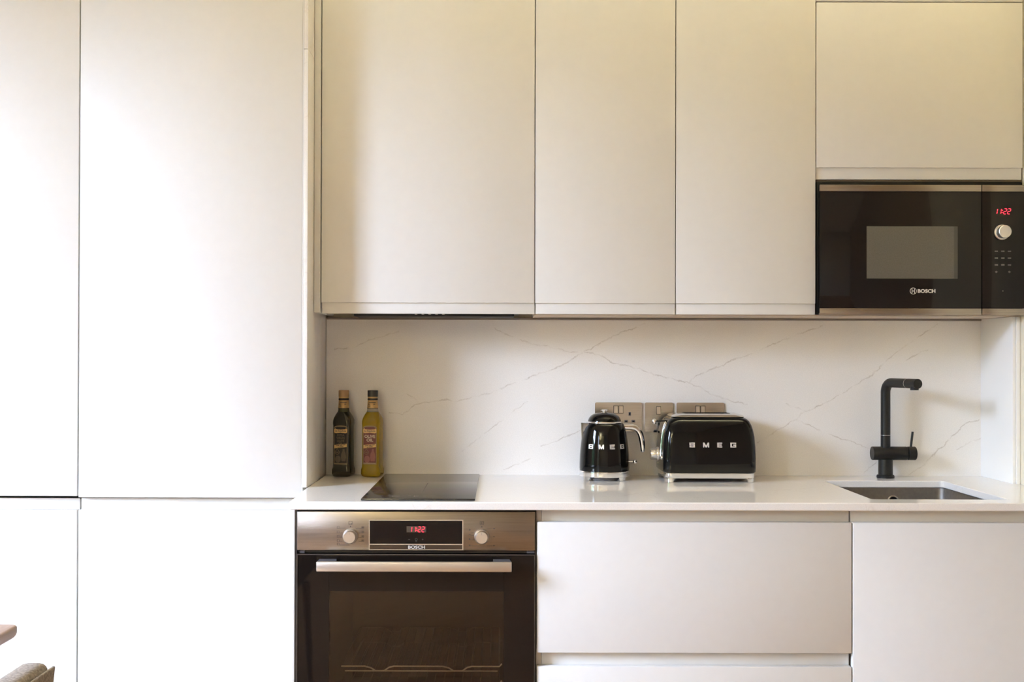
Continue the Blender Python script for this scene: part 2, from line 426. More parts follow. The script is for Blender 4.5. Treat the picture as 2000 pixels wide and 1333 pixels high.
for i, (a, c) in enumerate(WIN):
    w = thing('window_%d' % (i + 1), '', '', (XL - 0.09, (a + c) / 2, WZ0))
    del w['label']; del w['category']; structure(w)
    xf0, xf1, fw = XL - 0.12, XL - 0.06, 0.045
    f = B(); f.box(xf0, xf1, a, a + fw, WZ0, WZ1, 0.003); f.box(xf0, xf1, c - fw, c, WZ0, WZ1, 0.003)
    f.box(xf0, xf1, a + fw, c - fw, WZ0, WZ0 + fw, 0.003); f.box(xf0, xf1, a + fw, c - fw, WZ1 - fw, WZ1, 0.003)
    f.out('window_frame', 'matt_black', w)
    n = 2 if i == 0 else 1
    cols = [a + fw + (c - a - 2 * fw) * k / n for k in range(n + 1)]
    for k in range(1, n):
        q = B(); q.box(xf0 + .01, xf1 - .01, cols[k] - 0.012, cols[k] + 0.012, WZ0 + fw, WZ1 - fw, 0.002); q.out('glazing_bar', 'matt_black', w)
    rows = [WZ0 + fw + (WZ1 - WZ0 - 2 * fw) * k / 4 for k in range(5)]
    for k in range(1, 4):
        q = B(); q.box(xf0 + .012, xf1 - .012, a + fw, c - fw, rows[k] - 0.011, rows[k] + 0.011, 0.002); q.out('glazing_bar', 'matt_black', w)
    for j in range(n):
        for k in range(4):
            q = B(); q.box(XL - 0.092, XL - 0.088, cols[j] + .012, cols[j + 1] - .012, rows[k] + .011, rows[k + 1] - .011); q.out('pane', 'pane', w, smooth=0)

# garden outside the windows (lights and reflects into the room)
b = B(); b.box(-20, XL - WT - 0.01, -26, 16, -0.25, -0.13); structure(b.out('terrace_ground', 'paving', smooth=0))
b = B(); N, K = 70, 24
x0 = -14.5
grid = []
for i in range(N + 1):
    col = []
    for k in range(K + 1):
        y = -24 + 38.0 * i / N; z = -0.13 + (4.5 + 0.35 * math.sin(i * 0.7) + 0.3 * math.sin(i * 1.9)) * k / K
        col.append((x0 + 0.35 * math.sin(i * 1.3 + k * 0.8) * math.sin(k * 1.7) + random.uniform(-.3, .3) - 0.9 * (k / K) ** 2, y + random.uniform(-.15, .15), z + random.uniform(-.1, .1)))
    grid.append(col)
b.rings([c + [(x0 - 1.2, c[-1][1], c[-1][2]), (x0 - 1.2, c[0][1], -0.13)] for c in grid])
o = b.out('hedge', 'leaf', smooth=0)
single(o, 'tall green garden hedge outside the windows, mirrored in the kettle and toaster', 'hedge')

# ------------------------------------------------------------------ tall cabinets on the left
YT = -0.334                 # their front plane
CAB_TOP = 2.46
def tall_cabinet(x0, x1, zb, label):
    t = thing('tall_cabinet', label, 'cabinet', ((x0 + x1) / 2, YT / 2, 0.0), group='tall white cabinets')
    g = 0.0018; gr = 0.0038 if x1 > -1 else g
    if x1 > -1: b = B(); b.box(x1 - .0034, x1 + .00015, YT + .0001, YT + .0415, 0.882, CAB_TOP); b.out('gable_edge', 'lacquer', t, smooth=0)
    b = B()
    b.box(x0, x0 + .018, YT + .042, 0.018, 0.10, CAB_TOP); b.box(x1 - .018, x1, YT + .042, 0.018, 0.10, CAB_TOP)
    b.box(x0 + .018, x1 - .018, YT + .042, 0.018, 0.10, 0.118); b.box(x0 + .018, x1 - .018, YT + .042, 0.018, CAB_TOP - .018, CAB_TOP)
    b.box(x0 + .018, x1 - .018, 0.004, 0.018, 0.118, CAB_TOP - .018)
    b.out('body', 'carcass', t, smooth=0)
    b = B(); b.box(x0 + .0005, x1 - .0040, YT + .021, YT + .041, 0.8793, 0.930); b.out('dark_gap_strip', 'gap', t, smooth=0)  # black strip behind the door gap, its shade put into the colour
    b = B(); b.box(x0 + g, x1 - gr, YT, YT + .0195, zb, CAB_TOP - .002, 0.0012); b.out('door', 'lacquer', t)
    b = B(); b.box(x0 + g, x1 - g, YT, YT + .0195, 0.105, 0.8475, 0.0022); b.out('door', 'lacquer', t)
    b = B(); b.box(x0 + g * 1.2, x1 - g * 1.2, YT + .0215, YT + .0405, 0.80, 0.8785 if zb < .884 else 0.8772, 0.001); b.out('finger_rail', 'lacquer', t)
    b = B(); b.box(x0, x1, YT + .06, 0.018, 0.0, 0.098); b.out('plinth', 'carcass', t, smooth=0)
    return t
b1 = tall_cabinet(-1.159, -0.5420, 0.8820, 'tall white handleless cabinet beside the oven, full-height plain doors')
b2 = tall_cabinet(-1.7765, -1.159, 0.8855, 'tall white handleless cabinet at the left edge, behind the dining table')

M['quartz_plain'] = quartz('quartz_plain', None, 0.07)
t = thing('side_cladding', 'narrow white quartz panel finishing the side of the tall cabinet beside the bottles', 'panel', (-0.536, -0.167, 0.9115))
b = B(); b.box(-0.5417, -0.5305, YT, 0.0185, 0.9106, 2.1170, 0.0006); b.out('slab', 'quartz_plain', t)
b = B(); b.box(-0.5417, -0.5305, YT, 0.0185, 2.1185, CAB_TOP, 0.0006); b.out('slab', 'quartz_plain', t)

# ------------------------------------------------------------------ base run
YF = -0.606
b = B(); b.box(-0.5245, -0.5120, YF, 0.018, 0.0, 0.8893, 0.001)
single(b.out('end_panel', 'lacquer'), 'white end panel on the left of the black glass oven', 'panel')

def carcass(b, x0, x1, z1, yf=YF + .042):
    b.box(x0, x0 + .018, yf, 0.018, 0.10, z1); b.box(x1 - .018, x1, yf, 0.018, 0.10, z1)
    b.box(x0 + .018, x1 - .018, yf, 0.018, 0.10, 0.118); b.box(x0 + .018, x1 - .018, 0.006, 0.018, 0.118, z1)

# drawer unit
X0, X1 = 0.0918, 0.8806
t = thing('drawer_unit', 'wide white base unit with handleless drawers between oven and sink', 'drawer unit', ((X0 + X1) / 2, YF / 2, 0))
b = B(); carcass(b, X0, X1, 0.889); b.out('body', 'carcass', t, smooth=0)
for z0, z1 in ((0.5315, 0.8580), (0.105, 0.4980)):
    b = B(); b.box(X0 + .0012, X1 - .0012, YF, YF + .0195, z0, z1, 0.0022); b.out('drawer', 'lacquer', t)
for z0, z1 in ((0.80, 0.8890), (0.455, 0.5600)):
    b = B(); b.box(X0 + .0135, X1 - .002, YF + .0215, YF + .0415, z0, z1, 0.0008); b.out('finger_rail', 'lacquer', t)
b = B()
b.box(X0 + .0002, X0 + .0125, YF + .0205, YF + .0415, 0.13, 0.8888); b.out('rail_end', 'carcass', t, smooth=0)
b = B(); b.box(X0, X1, YF + .07, 0.018, 0.0, 0.098); b.out('plinth', 'lacquer', t, smooth=0)
# sink unit
X0, X1 = 0.8812, 1.4865
t = thing('sink_unit', 'white handleless base unit with one plain door under the sink', 'cabinet', ((X0 + X1) / 2, YF / 2, 0))
b = B(); carcass(b, X0, X1, 0.889); b.out('body', 'carcass', t, smooth=0)
b = B(); b.box(X0 + .0012, X1 - .0012, YF, YF + .0195, 0.105, 0.8580, 0.0022); b.out('door', 'lacquer', t)
b = B(); b.box(X0 - .0005 + .002, X1 - .002, YF + .0215, YF + .0415, 0.80, 0.8890, 0.0008); b.out('finger_rail', 'lacquer', t)
b = B(); b.box(X0, X1, YF + .07, 0.018, 0.0, 0.098); b.out('plinth', 'lacquer', t, smooth=0)

# worktop with the sink opening
def rrect(x0, x1, y0, y1, r, n=6):
    pts = []
    for cx, cy_, a0 in ((x1 - r, y1 - r, 0), (x0 + r, y1 - r, 90), (x0 + r, y0 + r, 180), (x1 - r, y0 + r, 270)):
        for i in range(n + 1):
            a = math.radians(a0 + 90 * i / n); pts.append((cx + r * math.cos(a), cy_ + r * math.sin(a)))
    return pts
HX0, HX1, HY0, HY1 = 0.9485, 1.297, -0.555, -0.134
bm = bmesh.new()

outer = [(-0.5215, -0.63), (1.4868, -0.63), (1.4868, 0.0185), (-0.5303, 0.0185), (-0.5303, -0.335)]
inner = rrect(HX0, HX1, HY0, HY1, 0.012)
loops = []
for pts in (outer, inner):
    vs = [bm.verts.new((x, y, 0.8905)) for x, y in pts]
    loops += [bm.edges.new((vs[i], vs[(i + 1) % len(vs)])) for i in range(len(vs))]
bmesh.ops.triangle_fill(bm, edges=loops, use_beauty=True)
ex = bmesh.ops.extrude_face_region(bm, geom=list(bm.faces))
for v in [g for g in ex['geom'] if isinstance(g, bmesh.types.BMVert)]: v.co.z = 0.9105
bmesh.ops.recalc_face_normals(bm, faces=list(bm.faces))
me = bpy.data.meshes.new('worktop'); bm.to_mesh(me); bm.free()
wt = link('worktop', me, 'quartz_plain', smooth=30)
bv = wt.modifiers.new('edge', 'BEVEL'); bv.width = 0.0025; bv.segments = 3; bv.limit_method = 'ANGLE'; bv.angle_limit = math.radians(50)
single(wt, 'long white quartz worktop with a polished surface', 'worktop')
ZW = 0.9105

# splashback with its own veins
def R1(*p): return [((640 + a / 3.846 - 977) / 640, 1.27 - (610 + c / 3.846 - 698) / 640) for a, c in p]
VEINS_PIX = [
 R1((470,760),(560,770),(640,715),(650,695),(820,670),(900,655),(960,668),(1100,640),(1250,595),(1480,500),(1620,450),(1740,410),(1850,340),(1980,265),(2040,235),(2140,180),(2310,115),(2390,80)),
 R1((600,610),(680,665)),
 R1((1020,1040),(1130,955),(1300,815),(1400,740),(1500,670)),
 R1((50,280),(180,270),(360,195),(530,148)),
 R1((1250,120),(1380,180),(1570,245),(1660,255),(1820,300),(1970,300),(2090,340),(2150,380),(2370,430),(2500,480),(2720,530),(2800,570),(2930,630),(3150,690)),
 R1((1600,1010),(1700,970),(1890,890)),
 R1((1330,1180),(1530,1100)),
 R1((2720,530),(2740,495),(2830,445),(2940,405),(3040,355),(3180,310),(3340,235),(3540,165),(3720,95)),
 R1((3230,975),(3380,880),(3520,800),(3550,755),(3600,740),(3720,680),(3800,650),(3980,525),(4090,465),(4200,350),(4430,180),(4580,85)),
 R1((3440,680),(3590,740)),
 R1((3520,805),(3760,910),(4070,1015)),
 R1((4340,350),(4500,270)),
 R1((4360,1220),(4470,1140),(4580,1030),(4780,840),(4820,815),(4900,800)),
 R1((4030,1200),(4120,1120)),
 R1((4720,1025),(4910,930)),
]
SPX, SPZ = 0.468, 0.911
M['quartz_veined'] = quartz('quartz_veined', [[(x - SPX, z - SPZ) for x, z in l] for l in VEINS_PIX], 0.20)
b = B(); b.box(-0.5303, 1.4664, 0.0, 0.0195, 0.9106, 1.3880)
o = b.out('splashback', 'quartz_veined')
single(o, 'white quartz splashback with thin tan veins behind the worktop', 'splashback')

# right end return: white panel under the wall cabinet and its front edge
t = thing('return_panel', 'white panel closing the right end of the splashback beside the tap', 'panel', (1.475, -0.11, 0.9112))
b = B(); b.box(1.4665, 1.4745, -0.2095, 0.0195, 0.9106, 1.3890, 0.0005); b.out('panel_face', 'white_panel', t)
b = B(); b.box(1.4755, 1.4868, -0.2125, 0.0195, 0.9106, 1.3890, 0.0008); b.out('edge_strip', 'white_panel', t)

# ------------------------------------------------------------------ wall cabinets
YW = -0.234; ZU = 1.3905
def wall_cabinet(x0, x1, label, hood=False):
    t = thing('wall_cabinet', label, 'cabinet', ((x0 + x1) / 2, YW / 2, ZU), group='white wall cabinets')
    b = B(); z0 = ZU + (0.0150 if hood else 0)
    yf = YW + .0205
    b.box(x0, x0 + .016, yf, 0.0195, z0 + .004, CAB_TOP); b.box(x1 - .016, x1, yf, 0.0195, z0 + .004, CAB_TOP)
    b.box(x0 + .016, x1 - .016, yf + .02, 0.0195, CAB_TOP - .016, CAB_TOP); b.box(x0 + .016, x1 - .016, 0.006, 0.0195, z0 + .018, CAB_TOP - .016)
    b.out('body', 'carcass', t, smooth=0)
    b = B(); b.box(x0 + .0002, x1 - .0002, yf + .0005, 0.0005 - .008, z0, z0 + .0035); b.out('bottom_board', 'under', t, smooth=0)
    b = B(); b.box(x0 + .0013, x1 - .0013, YW, YW + .0185, 1.4243, CAB_TOP - .002, 0.0012); b.out('door', 'lacquer', t)
    b = B(); b.box(x0 + .0030, x1 - .0005, YW + .0068, YW + .0188, 1.3932, 1.4360, 0.0008); b.out('finger_rail', 'lacquer', t)
    return t
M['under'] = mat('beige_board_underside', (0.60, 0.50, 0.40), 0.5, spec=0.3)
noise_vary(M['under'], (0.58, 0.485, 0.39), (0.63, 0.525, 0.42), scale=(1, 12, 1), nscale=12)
wall_cabinet(-0.5098, 0.0977, 'widest white wall cabinet, above the hob and with the cooker hood beneath', hood=True)
wall_cabinet(0.0977, 0.4975, 'narrow white wall cabinet above the kettle')
wall_cabinet(0.4975, 0.8960, 'narrow white wall cabinet above the toaster and left of the microwave')
# filler left of the first wall cabinet
b = B(); b.box(-0.5292, -0.5116, YW - .002, 0.0195, 1.3960, CAB_TOP, 0.0008)
single(b.out('filler_panel', 'lacquer'), 'slim white filler strip between the tall cabinet and the widest wall cabinet', 'panel')

# cabinet around the microwave
X0, X1 = 0.8963, 1.4865
t = thing('microwave_cabinet', 'white wall cabinet with lift-up door that houses the microwave', 'cabinet', ((X0 + X1) / 2, YW / 2, ZU))
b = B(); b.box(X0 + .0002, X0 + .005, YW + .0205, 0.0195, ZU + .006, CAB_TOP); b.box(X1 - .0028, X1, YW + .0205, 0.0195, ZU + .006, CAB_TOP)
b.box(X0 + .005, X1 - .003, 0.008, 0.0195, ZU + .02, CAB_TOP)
b.out('body', 'brown_board', t, smooth=0)
b = B(); b.box(X0 + .0052, X1 - .003, YW + .012, 0.0075, 1.7735, 1.7785); b.out('shelf', 'brown_board', t, smooth=0)
b = B(); b.box(X0 + .0013, 1.4843, YW, YW + .0185, 1.8120, 2.2828, 0.0012); b.out('door', 'lacquer', t)
b = B(); b.box(X0 + .0005, 1.4838, YW + .0075, YW + .0195, 1.7790, 1.8250, 0.0008); b.out('finger_rail', 'lacquer', t)
b = B(); b.box(X0 + .0013, 1.4843, YW, YW + .0185, 2.2858, CAB_TOP - .002, 0.0012); b.out('top_panel', 'lacquer', t)
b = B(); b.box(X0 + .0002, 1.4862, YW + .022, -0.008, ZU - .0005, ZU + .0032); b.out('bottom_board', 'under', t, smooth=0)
# grey sealing trim where the splashback meets the cabinets
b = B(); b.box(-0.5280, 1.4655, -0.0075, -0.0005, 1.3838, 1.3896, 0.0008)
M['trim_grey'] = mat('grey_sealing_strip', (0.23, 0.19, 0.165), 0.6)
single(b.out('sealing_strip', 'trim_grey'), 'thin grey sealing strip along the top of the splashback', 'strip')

# cooker hood under the widest wall cabinet
t = thing('cooker_hood', 'slim dark steel cooker hood built in under the widest wall cabinet', 'hood', (-0.197, -0.11, 1.385))
b = B()
b.box(-0.440, 0.0540, -0.195, -0.010, 1.3965, 1.4045, 0.001); b.out('casing', 'hood_dark', t) if 'hood_dark' in M else None
M['hood_dark'] = mat('dark_hood_steel', (0.10, 0.085, 0.075), 0.35, 0.7)
b = B(); b.box(-0.440, 0.0540, -0.205, -0.010, 1.3965, 1.4048, 0.001); b.out('casing', 'hood_dark', t)
b = B(); b.box(-0.425, 0.0400, -0.165, -0.030, 1.3880, 1.3964, 0.001); b.out('grease_filter', 'black_plastic', t)
for i in range(5):
    b = B(); x = -0.2430 + i * 0.0197; b.lathe([(0.0035, 0), (0.0042, 0.001), (0.0042, 0.004), (0.003, 0.0055)], (x, -0.1855, 1.3925), 14, 'z'); b.out('button', 'alu', t)

# ------------------------------------------------------------------ microwave
YM = -0.246
t = thing('microwave', 'built-in black glass microwave with steel strips and red clock', 'microwave', (1.19, -0.12, 1.394))
MX0, MXS, MX1 = 0.9035, 1.3620, 1.4870
b = B(); b.box(0.9030, 1.4815, -0.2150, 0.004, 1.400, 1.7690); b.out('body', 'black_plastic', t, smooth=0)
b = B(); b.box(0.8985, 1.4830, YM + .010, -0.2155, 1.3965, 1.7728, 0.004); b.out('surround', 'gap', t)
def strip(x0, x1, z0, z1): 
    q = B(); q.box(x0, x1, YM - .0008, YM + .0090, z0, z1, 0.0009); return q
dr = B(); dr.box(MX0, MXS - .0012, YM, YM + .0095, 1.4115, 1.7420, 0.0006); dr = dr.out('door', 'black_glass', t)
q = strip(MX0, MXS - .0012, 1.7424, 1.7613); q.out('trim_strip', 'steel', dr)
q = strip(MX0, MXS - .0012, 1.3925, 1.4111); q.out('trim_strip', 'steel', dr)
q = B(); q.box(1.0363, 1.2936, YM - .0004, YM, 1.4953, 1.6435); q.out('viewing_window', 'screen', dr, smooth=0)
q = B(); q.box(1.2830, 1.2936, YM - .0006, YM - .00041, 1.4953, 1.6435); M['screen_dark'] = mat('screen_edge', (0.055, 0.051, 0.047), 0.35); q.out('window_edge', 'screen_dark', dr, smooth=0)
q = B(); put_text(q, 'BOSCH', 0.0098, (1.2055, YM - .0005, 1.4602), bold=0.0005, wide=1.12, extrude=0.0003)
q.out('lettering', 'print_light', dr, smooth=0)
def emblem(cx, y, cz, r):
    q = B(); n = 36
    ring = lambda rr, yy: [(cx + rr * math.cos(2 * PI * i / n), yy, cz + rr * math.sin(2 * PI * i / n)) for i in range(n)]
    q.rings([ring(r, y), ring(r, y - .0005), ring(r * .86, y - .0005), ring(r * .86, y)], False, False)
    for s in (-1, 1):
        q.box(cx + s * r * .36 - r * .09, cx + s * r * .36 + r * .09, y - .0005, y, cz - r * .70, cz + r * .70)
    q.box(cx - r * .36, cx + r * .36, y - .0005, y, cz - r * .10, cz + r * .10)
    return q
emblem(1.1680, YM - .0001, 1.4602, 0.0095).out('emblem', 'print_light', dr, smooth=0)
cp = B(); cp.box(MXS + .0012, MX1 - .0008, YM, YM + .0095, 1.4115, 1.7420, 0.0006); cp = cp.out('control_panel', 'black_glass', t)
q = strip(MXS + .0012, MX1 - .0008, 1.7424, 1.7613); q.out('trim_strip', 'steel', cp)
q = strip(MXS + .0012, MX1 - .0008, 1.3925, 1.4111); q.out('trim_strip', 'steel', cp)
q = B(); seven_seg(q, '11:22', 1.3970, YM - .0001, 1.6790, 0.0150, 0.18); q.out('clock_digits', 'led', cp, smooth=0)
q = B(); q.lathe([(0.0215, 0.0), (0.0215, 0.003), (0.0190, 0.0045), (0.0185, 0.0045), (0.0178, 0.022), (0.0165, 0.0235)], (1.4185, YM, 1.6272), 40, 'y'); q.out('control_knob', 'alu', cp)
kn = B()
kx = [1.4030, 1.4215, 1.4400]; kz = [1.5735, 1.5540, 1.5345, 1.5150]
for r, z in enumerate(kz):
    for c, x in enumerate(kx):
        if r == 3 and c == 1: continue
        w = 0.0032 if r == 3 else 0.0046
        q = B(); q.box(x - w, x + w, YM - .0005, YM - .0001, z - .0016, z + .0016, 0.0001, 1)
        if r == 3: q.box(x - .0012, x + .0012, YM - .0005, YM - .0001, z - .003, z + .003)
        q.out('touch_key', 'print_dim', cp, smooth=0)
q = B(); q.box(1.4200, 1.4230, YM - .0005, YM - .0001, 1.4600, 1.4618); q.out('touch_key', 'print_dim', cp, smooth=0)

# ------------------------------------------------------------------ oven
YO = -0.609
t = thing('oven', 'built-in black glass oven with steel control panel and bar handle', 'oven', (-0.21, -0.3, 0.28))
OX0, OX1 = -0.5060, 0.0880
b = B()          # cavity shell, open to the front
b.box(-0.5065, 0.0870, -0.575, -0.570 + .02, 0.780, 0.886)
b.box(-0.5065, -0.435, -0.58, -0.06, 0.285, 0.778); b.box(0.0170, 0.0870, -0.58, -0.06, 0.285, 0.778)
b.box(-0.435, 0.0170, -0.58, -0.06, 0.710, 0.778); b.box(-0.435, 0.0170, -0.58, -0.06, 0.285, 0.320); b.box(-0.435, 0.0170, -0.09, -0.06, 0.320, 0.710)
M['cavity'] = mat('dark_enamel_cavity', (0.035, 0.027, 0.020), 0.45)
b.out('cavity', 'cavity', t, smooth=0)
b = B(); b.box(-0.5110, 0.0905, -0.603, -0.5810, 0.284, 0.8885)
bb = B(); 
M['frame_black'] = mat('black_oven_frame', (0.03, 0.024, 0.020), 0.5)
b.bm.free(); b = B()
b.box(-0.5112, -0.5072, -0.604, -0.582, 0.284, 0.8885); b.box(0.0884, 0.0908, -0.604, -0.582, 0.284, 0.8885)
b.box(-0.5072, 0.0884, -0.596, -0.582, 0.779, 0.8885); b.out('niche_frame', 'frame_black', t, smooth=0)
cpn = B(); cpn.box(OX0, OX1, YO, -0.5962, 0.7868, 0.8838, 0.0014); cpn = cpn.out('control_panel', 'steel', t)
q = B(); q.box(-0.3265, -0.0910, YO - .0006, YO, 0.7880, 0.8632); q.out('display_surround', 'alu', cpn, smooth=0)
dsp = B(); dsp.box(-0.3245, -0.0935, YO - .0012, YO - .0006, 0.8035, 0.8612, 0.0002, 1); dsp = dsp.out('display_glass', 'black_glass', cpn, smooth=0)
M['lcd'] = mat('lcd_window', (0.055, 0.045, 0.035), 0.3)
q = B(); q.box(-0.2325, -0.1835, YO - .0015, YO - .00121, 0.8325, 0.8475); q.out('clock_window', 'lcd', cpn, smooth=0)
q = B(); seven_seg(q, '11:22', -0.2262, YO - .00151, 0.8335, 0.0128, 0.06); q.out('clock_digits', 'led', cpn, smooth=0)
q = B(); q.box(-0.2285, -0.2235, YO - .0016, YO - .00121, 0.8142, 0.8150)
n = 16
ring = lambda cx, cz, rr, yy: [(cx + rr * math.cos(2 * PI * i / n), yy, cz + rr * math.sin(2 * PI * i / n)) for i in range(n)]
q.rings([ring(-.2085, .8146, .0032, YO - .00121), ring(-.2085, .8146, .0032, YO - .0016), ring(-.2085, .8146, .0025, YO - .0016), ring(-.2085, .8146, .0025, YO - .00121)], False, False)
q.box(-.2105, -.2065, YO - .0016, YO - .00121, .8095, .8102)
q.box(-.1945, -.1905, YO - .0016, YO - .00121, .8142, .8150); q.box(-.1929, -.1921, YO - .0016, YO - .00121, .8126, .8166)
q.out('touch_symbols', 'print_dim', cpn, smooth=0)
M['mirror_strip'] = mat('mirror_strip', (0.10, 0.085, 0.075), 0.08, 0.8)
q = B(); q.box(-0.3245, -0.0935, YO - .0012, YO - .0006, 0.7898, 0.8010); q.out('name_strip', 'mirror_strip', cpn, smooth=0)
q = B(); put_text(q, 'BOSCH', 0.0074, (-0.2075, YO - .0016, 0.7954), bold=0.00035, wide=1.25, extrude=0.0003); q.out('lettering', 'print_light', cpn, smooth=0)
for kx_ in (-0.3726, -0.0448):
    k = B(); k.lathe([(0.0188, 0.0), (0.0188, 0.0035), (0.0172, 0.006), (0.0166, 0.006), (0.0155, 0.021), (0.0143, 0.0225)], (kx_, YO, 0.8222), 44, 'y'); k = k.out('control_knob', 'alu', cpn)
    q = B(); q.box(kx_ - .0006, kx_ + .0006, YO - .0228, YO - .0224, 0.8292, 0.8355); q.out('pointer_mark', 'print_light', k, smooth=0)
def glyph_box(q, x, z, w, h, t_=0.0006):
    y0, y1 = YO - .0004, YO - .00005
    q.box(x - w, x + w, y0, y1, z + h - t_, z + h); q.box(x - w, x + w, y0, y1, z - h, z - h + t_)
    q.box(x - w, x - w + t_, y0, y1, z - h, z + h); q.box(x + w - t_, x + w, y0, y1, z - h, z + h)
y0, y1 = YO - .0004, YO - .00005
for kx_, top in ((-0.3726, 0), (-0.0448, 1)):
    q = B()
    glyph_box(q, kx_, 0.8555, 0.0046, 0.0042); q.box(kx_ - .0009, kx_ + .0009, y0, y1, 0.8455, 0.8475)
    if top: q.box(kx_ - .0006, kx_ + .0006, y0, y1, 0.8525, 0.8585)
    else: q.box(kx_ + .0006, kx_ + .003, y0, y1, 0.8525, 0.8535)
    L = ((-.0305, .8440, .8420), (-.0305, .8325, .8300), (-.0305, .8215, .8190), (-.0305, .8110, .8090), (-.0305, .8025, .8000)) if not top else ((-.0295, .8385, .8325), (-.0295, .8265, .8245), (-.0295, .8155, .8140), (-.0295, .8000, .7990))
    for j, (dx, z, lz) in enumerate(L):
        if not top: glyph_box(q, kx_ + dx, z, 0.0030, 0.0026)
        else: q.box(kx_ + dx - .0028, kx_ + dx + .0010, y0, y1, z - .0012, z + .0012)
        q.box(kx_ + dx + .003, kx_ - (.020 if abs(lz - .8222) < .014 else .012 if lz > .806 else .002), y0, y1, lz - .0003, lz + .0003)
    Rr = ((.0305, .8440, .8420), (.0305, .8325, .8300), (.0305, .8215, .8190), (.0305, .8110, .8090)) if not top else ((.0295, .8420, .8415), (.0295, .8215, .8205), (.0295, .8000, .7990))
    for j, (dx, z, lz) in enumerate(Rr):
        if not top: glyph_box(q, kx_ + dx, z, 0.0030, 0.0026); q.box(kx_ + dx - .0015, kx_ + dx + .0015, y0, y1, z - .001, z + .001)
        else: q.box(kx_ + dx - .0010, kx_ + dx + .0030, y0, y1, z - .0010, z + .0010)
        q.box(kx_ + (.020 if abs(lz - .8222) < .014 else .013), kx_ + dx - .003, y0, y1, lz - .0003, lz + .0003)
    q.out('printed_symbols', 'print_dark', cpn, smooth=0)
# vent slot between panel and door
b = B(); b.box(OX0, OX1, -0.5955, -0.5850, 0.7785, 0.7860); b.out('vent_slot', 'gap', t, smooth=0)
for xa, xb in ((-0.4990, -0.4880), (0.0680, 0.0860)):
    b = B(); b.box(xa, xb, -0.6040, -0.5960, 0.7795, 0.7850); b.out('hinge_cap', 'grey_plastic', t, smooth=0)
# door: glass ring + smoked pane + handle
WX0, WX1, WZa, WZb = -0.4255, 0.0105, 0.335, 0.6850
d = B()
d.box(OX0, WX0, YO, -0.5860, 0.2900, 0.7775, 0.0008); d.box(WX1, OX1, YO, -0.5860, 0.2900, 0.7775, 0.0008)
d.box(WX0, WX1, YO, -0.5860, WZb, 0.7775); d.box(WX0, WX1, YO, -0.5860, 0.2900, WZa)
M['oven_front'] = mat('black_oven_glass', (0.008, 0.006, 0.005), 0.04, spec=0.28)
d = d.out('door', 'oven_front', t, smooth=0)
q = B(); q.box(WX0, WX1, YO, YO + .004, WZa, WZb); q.out('smoked_pane', 'oven_pane', d, smooth=0)
q = B(); q.box(OX0, OX1, YO - .0012, YO - .0001, 0.7752, 0.7775); q.box(OX0, OX0 + .0016, YO - .0012, YO - .0001, 0.29, 0.7752); q.box(OX1 - .0016, OX1, YO - .0012, YO - .0001, 0.29, 0.7752)
M['edge_trim'] = mat('dark_metal_edge', (0.10, 0.085, 0.08), 0.35, 0.6); q.out('edge_trim', 'edge_trim', d, smooth=0)
HYF = -0.657
hd = B(); hd.box(-0.4500, 0.0292, HYF, HYF + .012, 0.7425, 0.7665, 0.002, 3); hd = hd.out('handle', 'alu', d)
for xa, xb, s in ((-0.4495, -0.4030, 1), (-0.0165, 0.0285, -1)):
    q = B()
    q.rings([[(xa, HYF + .0125, .7445), (xb, HYF + .0125, .7445), (xb, HYF + .0125, .7655), (xa, HYF + .0125, .7655)],
             [(xa, YO - .0005, .7395), (xb - .004, YO - .0005, .7395), (xb - .004, YO - .0005, .7655), (xa, YO - .0005, .7655)]])
    q.out('handle_bracket', 'grey_plastic', hd, smooth=0)
# wire racks inside
def rack(z):
    q = B(); r = 0.0018
    def wire(y, z, x0=-0.405, x1=0.000):
        P = [(x0, y, z)]
        for c in (-0.305, -0.105):
            P += [(c - .040, y, z), (c - .024, y, z - .004), (c - .012, y, z - .0115), (c + .010, y, z - .0115), (c + .022, y, z - .003), (c + .034, y, z)]
        return P + [(x1, y, z), (x1 + .006, y, z + .007)]
    q.tube(wire(-0.535, z), r * 1.15, 8)
    q.tube([(-0.395, -0.538, z - .011), (-0.005, -0.538, z - .011)], r * .9, 8)
    k = B()
    k.tube(wire(-0.13, z), r, 6)
    k.tube([(-0.405, -0.532, z), (-0.405, -0.13, z)], r, 6); k.tube([(0.0, -0.532, z), (0.0, -0.13, z)], r, 6)
    for i in range(1, 17):
        x = -0.405 + 0.405 * i / 17; k.tube([(x, -0.532, z - .0005), (x, -0.13, z - .0005)], r * .7, 6)
    return q, k
for z in (0.4775, 0.4340):
    q, k = rack(z); q = q.out('wire_rack', 'rack_wire', t); k.out('rack_grid', 'shaded_wire', q)
# filler under the oven
b = B(); b.box(-0.5112, 0.0905, -0.600, -0.585, 0.105, 0.283, 0.001)
M_pl = b.out('lower_panel', 'lacquer', t)
b = B(); b.box(-0.5112, 0.0905, -0.536, -0.52, 0.0, 0.098); b.out('plinth', 'lacquer', t, smooth=0)

